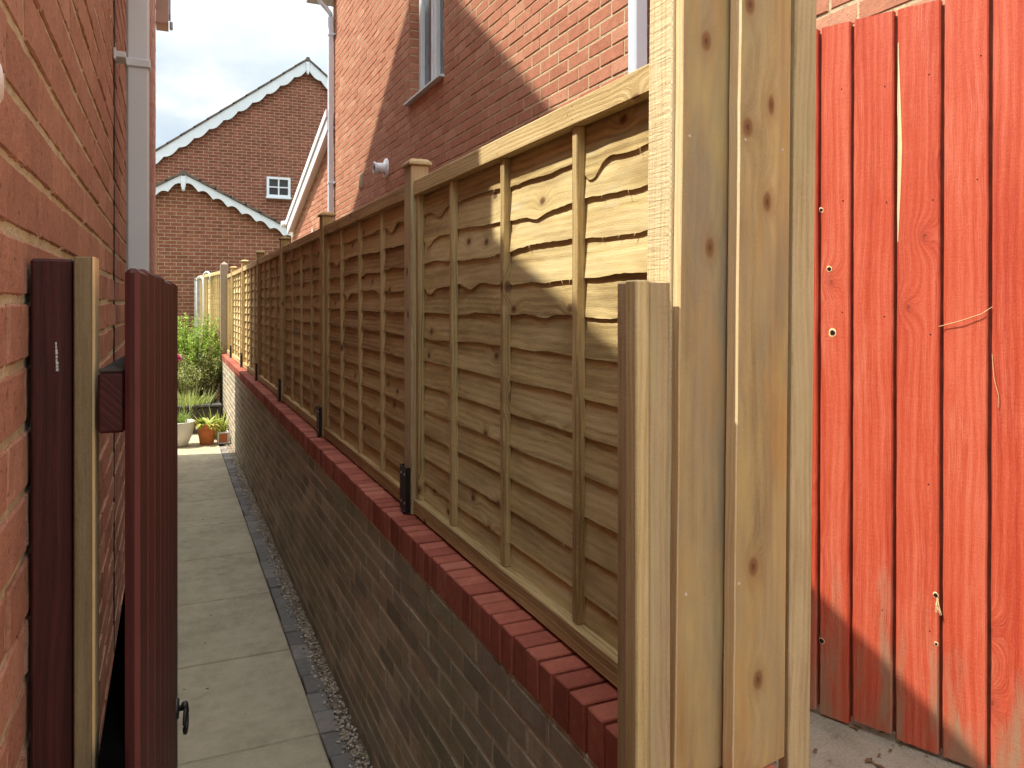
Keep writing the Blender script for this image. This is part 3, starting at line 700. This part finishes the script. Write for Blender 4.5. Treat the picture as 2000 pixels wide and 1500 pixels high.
# ------------------------------------------------------------------ red boarded gate on the right
rg = thing('boarded_gate', 'weathered bright red boarded gate standing open against the right house', 'gate', (1.505, 1.62, .935), (0, R(.15), R(-67.2)))
gx = [0.0, .118, .2007, .3037, .4068, .5055, .607, .707, .807, .905]
for i in range(9):
    def rb(m):
        a, b = gx[i] + .0045, gx[i + 1] - .0045; n = 44; V = []; F = []; uv = []; sd = (.13, .71, .34, .52, .9, .22, .61, .4, .8)[i]
        for k in range(n + 1):
            z = 1.785 * k / n
            w1 = mn.noise(Vector((z * 6, i * 9., 0))) * .0010 + rnd.uniform(-.0005, .0005); w2 = mn.noise(Vector((z * 6, i * 9., 4))) * .0010 + rnd.uniform(-.0005, .0005)
            zz = z + (mn.noise(Vector((i * 3.3, 1, 2))) * .012 if k == 0 else 0)
            for (x, y) in ((a + w1, .019), (a + w1, .003), (a + w1 + .003, 0), ((a + b) / 2, mn.noise(Vector((z * 2, i, 8))) * .001), (b + w2 - .003, 0), (b + w2, .003), (b + w2, .019)):
                V.append((x, y, zz)); uv.append((z, x))
        for k in range(n):
            for r_ in range(7): F.append([k * 7 + r_, k * 7 + (r_ + 1) % 7, (k + 1) * 7 + (r_ + 1) % 7, (k + 1) * 7 + r_])
        F.append(list(range(7))); F.append([n * 7 + r_ for r_ in reversed(range(7))])
        n0 = len(m.m); m.mesh(V, F, uv, sd)
        if i == 3:                                               # bare split along the left arris
            for k in range(n):
                if 30 <= k <= 41: m.m[n0 + k * 7 + 1] = 2
            m.mesh([(a + .0031, -.0002, 1.22), (a + .0031 + .006, -.0006, 1.36), (a + .0031 + .0085, -.0006, 1.45), (a + .0031 + .004, -.0006, 1.58), (a + .0031, -.0002, 1.68)], [[0, 1, 2, 3, 4]], [(z_, .3) for z_ in (1.22, 1.36, 1.45, 1.58, 1.68)], .9, 2)
        def hole(x, z, r, rim):
            n_ = 14; rr = random.Random(int(x * 9999))
            ro = [r * rim * rr.uniform(.72, 1.05) for _ in range(n_)]; ri = [r * rr.uniform(.8, .97) for _ in range(n_)]
            cs = [(math.cos(6.2832 * k_ / n_), math.sin(6.2832 * k_ / n_)) for k_ in range(n_)]
            for k_ in range(n_):
                q_ = (k_ + 1) % n_
                m.face([(x + cs[k_][0] * ri[k_], -.0008, z + cs[k_][1] * ri[k_]), (x + cs[q_][0] * ri[q_], -.0008, z + cs[q_][1] * ri[q_]), (x + cs[q_][0] * ro[q_], -.0002, z + cs[q_][1] * ro[q_] * 1.15), (x + cs[k_][0] * ro[k_], -.0002, z + cs[k_][1] * ro[k_] * 1.15)], None, .5, 2)
            m.face([(x + cs[k_][0] * ri[k_], -.0009, z + cs[k_][1] * ri[k_]) for k_ in range(n_)], None, .5, 1)
        for (bi, x, z, r, rim) in ((1, .145, 1.155, .0058, 1.5), (1, .154, .99, .0075, 1.6), (1, .128, .185, .0070, 1.2), (1, .124, 1.31, .0050, 1.4), (3, .398, .26, .0035, 1.5), (3, .3965, .375, .0055, 1.3)):
            if bi == i: hole(x, z, r, rim)
        for z in (.30, .62, 1.02, 1.33, 1.60):
            if rnd.random() < .8: m.lathe([(0, -.0005), (.0016, -.0005), (.0019, 0)], (b - .018 + rnd.uniform(-.006, .006), 0, z + rnd.uniform(-.04, .04)), 8, 1, mat=1)
    one('board', [RED, HOLE, CUT], rb, rg)
def straw(m):
    m.tube([(.4026, -.004, 1.012), (.45, -.006, 1.027), (.49, -.005, 1.043), (.511, -.002, 1.059)], .0008, 5)
    m.tube([(.511, -.002, .952), (.515, -.006, .90), (.524, -.005, .86), (.523, -.003, .832)], .0007, 5)
    for q in range(7): m.tube([(.399 + q * .0006, -.001, .368), (.400 + rnd.uniform(-.002, .006), -.006, .355), (.402 + rnd.uniform(-.006, .010), -.007, .335 + rnd.uniform(-.006, .006))], .0007, 5)
tag(one('straw_strands', CUT, straw, rg), kind='stuff')
one('backing', [plain('dark_red_brown_paint', (.17, .050, .030), .8, .2, .3, 20)], lambda m: m.box((.004, .0125, .01), (.90, .0165, 1.775), 2, .3, .001), rg)
for z in (.2, .88, 1.52): one('rail', RED, lambda m: m.box((.02, .0195, z), (.89, .045, z + .09), 0, .3, .002), rg)

# ------------------------------------------------------------------ house on the right
XR = 1.96; YC = 10.15
rh = thing('brick_house', 'sunlit red brick house on the right behind the fence, white window above', 'house', (XR, 4, .92))
W0, W1, WS = 5.72, 6.64, 3.775                                         # window opening y, sill height
def rwall(m):
    x0 = XR + .0035
    for (a, b, z0, z1) in ((-3, W0, .3, 5.95), (W1, YC, .3, 5.95), (W0, W1, .3, WS), (W0, W1, 4.98, 5.95)):
        m.prism([(a, z0), (b, z0), (b, z1), (a, z1)], 0, x0, x0 + .30, mat=1)
    m.prism([(-3, 5.951), (YC, 5.951), (3.6, 9.5)], 0, x0, x0 + .3, mat=1)
    m.prism([(2.26, .3), (9, .3), (9, 5.94), (2.26, 5.94)], 1, YC - .3, YC, mat=1)
    hole = lambda a, c, za, zb: not (c > W0 and a < W1 and zb > WS - .02 and za < 4.98)
    K = dict(zoff=2.4885 + .01 - .075 * 34, soff=.06, rag=.0018)
    P = lambda s, z, d: (XR + d, s, z)
    bricks(m, -1.0, W0, .9, 6.0, P, **K); bricks(m, W1, YC, .9, 6.0, P, **K); bricks(m, W0, W1, .9, WS - .005, P, **K); bricks(m, W0, W1, 4.985, 6.0, P, **K)
    bricks(m, XR, XR + .10, WS, 4.98, lambda s, z, d: (s, W1 - .004 + d, z), zoff=K['zoff'], soff=XR - .12)
    bricks(m, XR, XR + .10, WS, 4.98, lambda s, z, d: (s, W0 + .004 - d, z), zoff=K['zoff'], soff=XR - .12)
child('wall', [BR, MR], rwall, rh)
win = child('window', WPT, lambda m: (m.box((XR + .082, W0 + .005, WS + .02), (XR + .15, W0 + .06, 4.97), 2, .5, .006), m.box((XR + .082, W1 - .06, WS + .02), (XR + .15, W1 - .005, 4.97), 2, .5, .006),
    m.box((XR + .083, W0 + .06, WS + .02), (XR + .15, W1 - .06, WS + .085), 1, .5, .006), m.box((XR + .083, W0 + .06, 4.9), (XR + .15, W1 - .06, 4.968), 1, .5, .006), m.box((XR + .081, 6.155, WS + .085), (XR + .148, 6.205, 4.9), 2, .5, .006),
    m.box((XR + .072, W1 - .105, WS + .087), (XR + .12, W1 - .062, 4.88), 2, .5, .008), m.box((XR + .072, 6.21, WS + .087), (XR + .12, 6.25, 4.88), 2, .5, .008), m.box((XR + .072, W0 + .062, WS + .087), (XR + .12, W0 + .1, 4.88), 2, .5, .008), m.box((XR + .072, 6.11, WS + .087), (XR + .12, 6.15, 4.88), 2, .5, .008)), rh)
child('pane', GLS, lambda m: (m.box((XR + .108, W0 + .1005, WS + .0855), (XR + .113, 6.1095, 4.899), 2, .5, .0005), m.box((XR + .108, 6.2505, WS + .0855), (XR + .113, W1 - .1055, 4.899), 2, .5, .0005)), win)
child('sill', WPT, lambda m: m.prism([(XR - .045, WS - .002), (XR - .045, WS + .014), (XR + .14, WS + .030), (XR + .14, WS - .002)], 1, W0 - .03, W1 + .05), win)
def pipe(y0, z0, z1, zb, x0=1.878):
    p = child('downpipe', PIPE, lambda m: m.box((x0, y0, z0), (x0 + .066, y0 + .066, z1), 2, .5, .006), rh)
    for z in zb:
        def br(m): m.box((x0 - .004, y0 - .005, z), (x0 + .075, y0 + .071, z + .028), 0, .5, .003); m.box((x0 + .06, y0 - .05, z + .004), (XR - .001, y0 + .116, z + .024), 1, .5, .002)
        child('bracket', PIPE, br, p)
    return p
pipe(2.873, .95, 5.9, (1.4, 4.6)); pf = pipe(10.035, .95, 5.72, (5.47, 3.55))
def swan(m):
    x = 1.911; y = 10.068
    m.tube([(x, y, 5.70), (x, y, 5.76), (x - .05, y, 5.82), (x - .13, y, 5.90), (x - .16, y, 5.96), (x - .16, y, 6.02)], .03, 10)
child('swan_neck', PIPE, swan, pf, True)
def reave(m):
    m.box((1.66, 9.95, 6.00), (XR + .02, 10.45, 6.12), 0, .5, .01)
    m.box((XR + .02, 10.16, 6.00), (8, 10.45, 6.12), 0, .5, .01)
child('eaves', plain('grey_eaves_board', (.42, .40, .38), .6), reave, rh)
def rroof(m):
    m.prism([(-3.2, 5.95), (3.6, 9.62), (10.5, 6.121), (10.5, 6.25), (3.6, 9.8), (-3.2, 6.1)], 0, XR + .31, 9)
child('roof', TILE, rroof, rh)
def flue(m):
    c = (XR, 7.44, 3.335)
    m.lathe([(.100, -.001), (.100, -.008), (.092, -.018), (.056, -.022), (.052, -.05), (.050, -.118), (.044, -.119)], c, 28, 0)
    m.lathe([(.044, -.118), (.042, -.02), (0, -.02)], c, 28, 0, mat=1)
    m.lathe([(.058, -.112), (.060, -.118), (.060, -.128), (.050, -.130)], c, 28, 0)
child('boiler_flue', [WHT, HOLE], flue, rh, True)
def airb(m):
    m.box((XR - .006, 8.41, 3.29), (XR + .004, 8.63, 3.455), 1, .5, .002)
    for k in range(9): m.box((XR - .009, 8.42 + k * .023, 3.30), (XR - .0062, 8.432 + k * .023, 3.445), 2, .5, .001)
child('air_brick', TAN, airb, rh)
# single-storey part further back
VT = (10.12, 4.40); VB = (13.75, 3.37)
vs_ = (VB[1] - VT[1]) / (VB[0] - VT[0])
def ext(m):
    m.prism([(YC + .001, .3), (14.05, .3), (14.05, VB[1] - .02), (YC + .001, VT[1] - .1)], 0, 1.976, 4.0, mat=1)
    bricks(m, YC + .001, 14.05, .9, 4.5, lambda s, z, d: (1.97 + d, s, z), zoff=2.4885 + .01 - .075 * 34, soff=.06, top=lambda y: VT[1] - .1 + vs_ * (y - VT[0]), rag=.0018)
child('extension_wall', [BR, MR], ext, rh)
def barge(m):
    n = Vector((-vs_, 1)).normalized()
    def strip(d0, d1, xa, xb, e=0.0): m.prism([(VT[0] - .06, VT[1] - d0 - vs_ * .06), (VB[0] + e, VB[1] - d0 + vs_ * e), (VB[0] + e, VB[1] - d1 + vs_ * e), (VT[0] - .06, VT[1] - d1 - vs_ * .06)], 0, xa + .03, min(xb + .03, 1.969))
    strip(-.10, .0, 1.815, 1.85, .06); strip(.004, .165, 1.835, 1.862); strip(.11, .13, 1.863, 1.969)
    m.lathe([(0, -.05), (.05, -.05), (.055, 0), (.055, .05), (0, .05)], (1.83, VB[0] + .14, VB[1] + .02), 16, 0)
child('bargeboard', WHT, barge, rh)
child('extension_roof', TILE, lambda m: m.prism([(VT[0], VT[1] + .005), (VB[0] + .1, VB[1] + .005 + vs_ * .1), (VB[0] + .1, VB[1] + .09), (VT[0], VT[1] + .09)], 0, 1.852, 4.2), rh)
child('alarm_cable_cover', WHT, lambda m: m.box((1.955, 11.72, 2.9), (1.968, 11.80, 3.12), 2, .5, .003), rh)

# ------------------------------------------------------------------ gabled houses at the end of the garden
def scallop(m, ax, az, x1, slope, y0, depth, per, amp, sgn, sd=0):
    """bargeboard from apex (ax, az) out to x1, falling at slope; scalloped lower edge"""
    n = max(8, int(abs(x1 - ax) / per * 8)); up = []; lo = []
    for k in range(n + 1):
        x = ax + (x1 - ax) * k / n; z = az - abs(x - ax) * slope; ph = abs(x - ax) / per
        s_ = abs(math.sin(math.pi * ph)); w = -amp * s_ if sgn > 0 else amp * (s_ - 1)
        up.append((x, z)); lo.append((x, z - depth + w))
    for k in range(n): m.prism([up[k], up[k + 1], lo[k + 1], lo[k]] if x1 > ax else [up[k + 1], up[k], lo[k], lo[k + 1]], 1, y0, y0 + .03, sd)
def verge(m, ax, az, x1, slope, y0, y1, th, step, mossy):
    n = int(abs(x1 - ax) / step); sg = 1 if x1 > ax else -1
    for k in range(n):
        xa = ax + sg * k * step; xb = ax + sg * (k + 1.12) * step
        za = az - abs(xa - ax) * slope; zb = az - abs(xb - ax) * slope + .012
        pr = [(xa, za), (xb, zb), (xb, zb + th), (xa, za + th)]
        m.prism(pr if sg > 0 else pr[::-1], 1, y0, y1, rnd.random())
        if mossy:
            for q in range(3):
                if rnd.random() < .5: continue
                t = rnd.random(); c = (xa + (xb - xa) * t, y0 + rnd.uniform(0, .3), za + (zb - za) * t + th); r_ = rnd.uniform(.012, .035)
                m.lathe([(r_, -.01), (r_ * .9, r_ * .4), (r_ * .4, r_ * .8), (0, r_ * .85)], c, 7, 2, mat=1)
def gable(name, lab, ax, az, yw, slope_l, slope_r, xl, xr, depth, per, amp, sgn, brick, deep, mossy, fin):
    t = thing(name, lab, 'house' if deep > 4 else 'garage', ((xl + xr) / 2, yw, 0))
    zl = az - (ax - xl) * slope_l; zr = az - (xr - ax) * slope_r
    child('wall', brick, lambda m: m.prism([(xl + .2, -.1), (xr - .2, -.1), (xr - .2, zr + .05), (ax, az - .1), (xl + .2, zl + .05)], 1, yw + .12, yw + deep), t)
    def rf(m):
        verge(m, ax, az, xl, slope_l, yw - .03, yw + deep, .045, .30, mossy); verge(m, ax, az, xr, slope_r, yw - .03, yw + deep, .045, .30, mossy)
        m.tube([(ax, yw - .035, az + .012), (ax, yw + deep, az + .012)], .055, 10)
    child('roof', [TILE, MOSS], rf, t)
    b = child('bargeboard', WPT, lambda m: (scallop(m, ax, az - .005, xl, slope_l, yw, depth, per, amp, sgn), scallop(m, ax, az - .005, xr, slope_r, yw, depth, per, amp, sgn)), t)
    child('finial', WPT, lambda m: (m.box((ax - .045, yw - .03, az - .36 * fin), (ax + .045, yw - .001, az - .06), 2, .5, .006), m.lathe([(0, -.1 * fin), (.022, -.09 * fin), (.035, -.05 * fin), (.03, .0)], (ax, yw - .015, az - .36 * fin), 12, 2)), b)
    return t
hs = gable('gabled_house', 'dark brick gabled house behind the garage with scalloped white bargeboards', 3.27, 8.31, 20.3, .746, .80, -2.6, 8.2, .23, .34, .07, 1, FBH, 8.0, False, .85)
w2 = child('window', WPT, lambda m: (m.box((2.255, 20.33, 4.72), (2.84, 20.419, 4.775), 0, .5, .004), m.box((2.255, 20.33, 5.17), (2.84, 20.419, 5.225), 0, .5, .004), m.box((2.255, 20.331, 4.7755), (2.315, 20.419, 5.1695), 2, .5, .004), m.box((2.78, 20.331, 4.7755), (2.84, 20.419, 5.1695), 2, .5, .004),
    m.box((2.53, 20.334, 4.7755), (2.565, 20.419, 5.1695), 2, .5, .003), m.box((2.3155, 20.336, 4.955), (2.7795, 20.419, 4.985), 0, .5, .003)), hs)
child('pane', DGL, lambda m: m.box((2.3155, 20.37, 4.7755), (2.7795, 20.376, 5.1695), 0, .5, .001), w2)
child('sill', WPT, lambda m: m.box((2.235, 20.30, 4.675), (2.86, 20.419, 4.718), 0, .5, .004), w2)
gable('brick_garage', 'lower brick garage with mossy roof and white scalloped bargeboards', .26, 4.68, 17.2, .60, .50, -2.6, 3.1, .13, .285, .085, -1, FBG, 3.0, True, .8)

# ------------------------------------------------------------------ garden: raised bed, pots and plants
def bed_(m):
    m.box((-2.5, 12.75, -.05), (.74, 12.93, .40), 0, .4, .02); m.box((-2.5, 12.935, -.05), (.745, 17, .33), 0, .4, .02, 1)
    for k in range(9): m.box((-.6 + k * .15, 12.70, .402), (-.46 + k * .15, 12.95, .44), 0, rnd.random(), .01, 0, .006)
bd = thing('raised_bed', 'dark stone edged raised bed of soil behind the flower pots', 'flower bed', (.1, 12.9, 0))
child('edging', [SLEEP, SOIL], bed_, bd)

def leaf(m, p, d, L, w, seed, droop=.25, n=2, mat=0, twist=0.0):
    """narrow folded leaf of real length L growing from p along d"""
    d = Vector(d).normalized(); sd_ = d.cross(Vector((0, 0, 1)))
    sd_ = sd_.normalized() if sd_.length > .05 else Vector((1, 0, 0))
    if twist: 
        up = sd_.cross(d); sd_ = (sd_ * math.cos(twist) + up * math.sin(twist))
    up = sd_.cross(d); V = []; F = []; p = Vector(p)
    for k in range(n + 2):
        t = k / (n + 1); c = p + d * L * t - Vector((0, 0, 1)) * droop * L * t * t
        ww = w * math.sin(math.pi * (.12 + .86 * t)) * .5
        V += [tuple(c - sd_ * ww + up * ww * .35), tuple(c), tuple(c + sd_ * ww + up * ww * .35)]
    for k in range(n + 1):
        a = k * 3; F += [[a, a + 1, a + 4, a + 3], [a + 1, a + 2, a + 5, a + 4]]
    m.mesh(V, F, [(0, 0)] * len(V), seed, mat)
def rdir(r, zmin=-.2): 
    while True:
        v = Vector((r.uniform(-1, 1), r.uniform(-1, 1), r.uniform(zmin, 1)))
        if .1 < v.length < 1: return v.normalized()
def bush(name, lab, c, rad, h, nst, per, L, w, mat, seed, flowers=0, fmat=None, cat='shrub', z0=.33, lean=.35):
    r = random.Random(seed); t = thing(name, lab, cat, (c[0], c[1], z0))
    stems = []; lv = MB(); st = MB(); fl = MB()
    for i in range(nst):
        a = r.random() * 6.28; q = math.sqrt(r.random()); top = Vector((math.cos(a) * q * rad, math.sin(a) * q * rad, h * (1 - .35 * q * q) * r.uniform(.7, 1.08)))
        b = Vector((math.cos(a) * q * rad * lean, math.sin(a) * q * rad * lean, 0)); mid = b.lerp(top, .5) + Vector((r.uniform(-.05, .05), r.uniform(-.05, .05), .05 * h))
        st.tube([b, mid, top], .006, 5, r2=.002)
        for k in range(per):
            u = r.random() ** .6; p = (b.lerp(mid, u * 2) if u < .5 else mid.lerp(top, u * 2 - 1)) + rdir(r, -1) * r.uniform(0, .05)
            leaf(lv, p, rdir(r, -.15) + Vector((0, 0, .35)), L * r.uniform(.6, 1.25), w * r.uniform(.7, 1.2), min(1, max(0, r.gauss(.5, .26))), r.uniform(.1, .5))
    for i in range(flowers):
        a = r.random() * 6.28; q = math.sqrt(r.random()); p = Vector((math.cos(a) * q * rad, -abs(math.sin(a)) * q * rad, h * r.uniform(.62, 1.06)))
        for k in range(11): leaf(fl, p, rdir(r, -.4), .034, .026, r.random(), .1, 1)
    lv.build('foliage', mat, t); st.build('stems', STEM, t)
    if flowers: tag(fl.build('flowers', fmat, t), kind='stuff')
    return t
bush('shrub', 'bright green leafy bush standing in front of the far fence', (.40, 14.2), .66, 1.50, 190, 60, .062, .022, LBUSH, 3)
bush('shrub', 'taller darker bush half hidden behind the maroon gate', (-.25, 14.9), .62, 1.50, 80, 40, .08, .028, LBUSH, 5, 9, LPUR)
bush('flowering_plant', 'feathery grey green plant with pink flowers in front of the bush', (.20, 13.45), .36, .85, 90, 34, .06, .012, LGRY, 8, 0, FLW, 'plant')
bush('perennial_plant', 'silvery thin leaved plant beside the brick wall end', (.62, 13.7), .26, 1.0, 60, 26, .07, .012, LGRY, 12, 0, None, 'plant')
def flower(m):
    r = random.Random(4)
    for (x, y, z) in ((.115, 13.1, 1.18), (.135, 13.1, 1.145)):
        for k in range(30): leaf(m, (x, y, z), rdir(r, -.7), .055, .04, r.random(), .2, 1)
def fstem(m): m.tube([(.10, 13.15, .33), (.11, 13.12, .8), (.12, 13.1, 1.16)], .006, 5)
ft = thing('pink_flower', 'bright pink flower on a tall stem beside the maroon gate edge', 'flower', (.1, 13.15, .33))
child('petals', FLW, flower, ft); child('stem', STEM, fstem, ft)
def grassy(name, lab, c, n, L, w, mat, seed, spread, z, cat='plant'):
    r = random.Random(seed); t = thing(name, lab, cat, (c[0], c[1], z)); m = MB()
    for i in range(n):
        a = r.random() * 6.28; q = r.random() * spread
        leaf(m, (math.cos(a) * q, math.sin(a) * q, 0), (math.cos(a) * r.uniform(.05, .7), math.sin(a) * r.uniform(.05, .7), 1), L * r.uniform(.55, 1.15), w * r.uniform(.6, 1.2), r.random(), r.uniform(.05, .45), 4)
    m.build('leaves', mat, t); return t
grassy('leafy_clump', 'olive green strappy clump growing at the front of the bed', (.27, 13.02), 420, .42, .011, LGRY, 21, .34, .33)
def potmesh(m, prof, c, soilz, rs):
    m.lathe(prof, c, 32, 2, .4)
    m.lathe([(0, soilz), (rs, soilz)], c, 32, 2, .4, 1)
pot1 = thing('plant_pot', 'large pale rounded pot on the path, cut off by the gate', 'plant pot', (.10, 11.75, 0))
child('bowl', [WPOT, SOIL], lambda m: potmesh(m, [(0, .005), (.12, .005), (.135, .015), (.19, .14), (.225, .27), (.232, .335), (.236, .345), (.226, .350), (.21, .34), (.20, .30)], (.10, 11.75, 0), .31, .205), pot1, True)
grassy('potted_grass', 'thin green grass growing in the large pale pot', (.10, 11.75), 170, .26, .010, LGRS, 31, .15, .31)
pot2 = thing('plant_pot', 'terracotta pot with a rim standing at the end of the path', 'plant pot', (.485, 11.75, 0))
child('bowl', [TERR, SOIL], lambda m: potmesh(m, [(0, .004), (.085, .004), (.092, .01), (.128, .235), (.145, .237), (.149, .245), (.152, .295), (.147, .302), (.136, .30), (.130, .26)], (.485, 11.75, 0), .265, .132), pot2, True)
def hosta(c, seed):
    r = random.Random(seed); t = thing('potted_hosta', 'broad yellow green leaved plant growing in the terracotta pot', 'plant', (c[0], c[1], .265)); m = MB()
    for i in range(60):
        a = r.random() * 6.28; q = r.random() * .09; e = r.uniform(.15, 1.5)
        leaf(m, (math.cos(a) * q, math.sin(a) * q, 0), (math.cos(a), math.sin(a), e), r.uniform(.14, .27), r.uniform(.045, .075), r.random(), r.uniform(.2, .7), 4)
    m.build('leaves', LYEL, t)
hosta((.485, 11.75), 44)
grassy('leafy_clump', 'pale yellow leaves against the garden wall behind the terracotta pot', (.63, 12.2), 110, .50, .04, LYEL, 51, .12, .0)
bx = thing('planter_box', 'small white framed cube planter with orange front by the wall', 'planter', (.71, 11.75, 0))
def bxf(m):
    a, b, c, d = .625, .775, 11.68, 11.83
    for x in (a, b - .018): m.box((x, c, .0), (x + .018, c + .018, .165), 2, .4, .002); m.box((x, d - .018, .0), (x + .018, d, .165), 2, .4, .002)
    for z in (.0, .147): m.box((a + .0185, c + .001, z + .0005), (b - .0185, c + .017, z + .0175), 0, .4, .002)
    for x in (a + .001, b - .017): m.box((x, c + .0185, .148), (x + .016, d - .0185, .164), 1, .4, .002)
child('frame', WPT, bxf, bx)
child('box', TERR, lambda m: m.box((.6445, 11.690, .019), (.7555, 11.82, .146), 2, .4, .002), bx)

def weeds(m):
    r = random.Random(77)
    for i in range(80):
        p = (.808 - r.random() * .02, r.uniform(2.4, 11), -.005)
        for k in range(4): leaf(m, p, rdir(r, .1) + Vector((-.3, 0, .4)), r.uniform(.012, .035), .006, r.random(), .4, 1)
tag(one('wall_foot_weeds', LBUSH, weeds), kind='stuff')
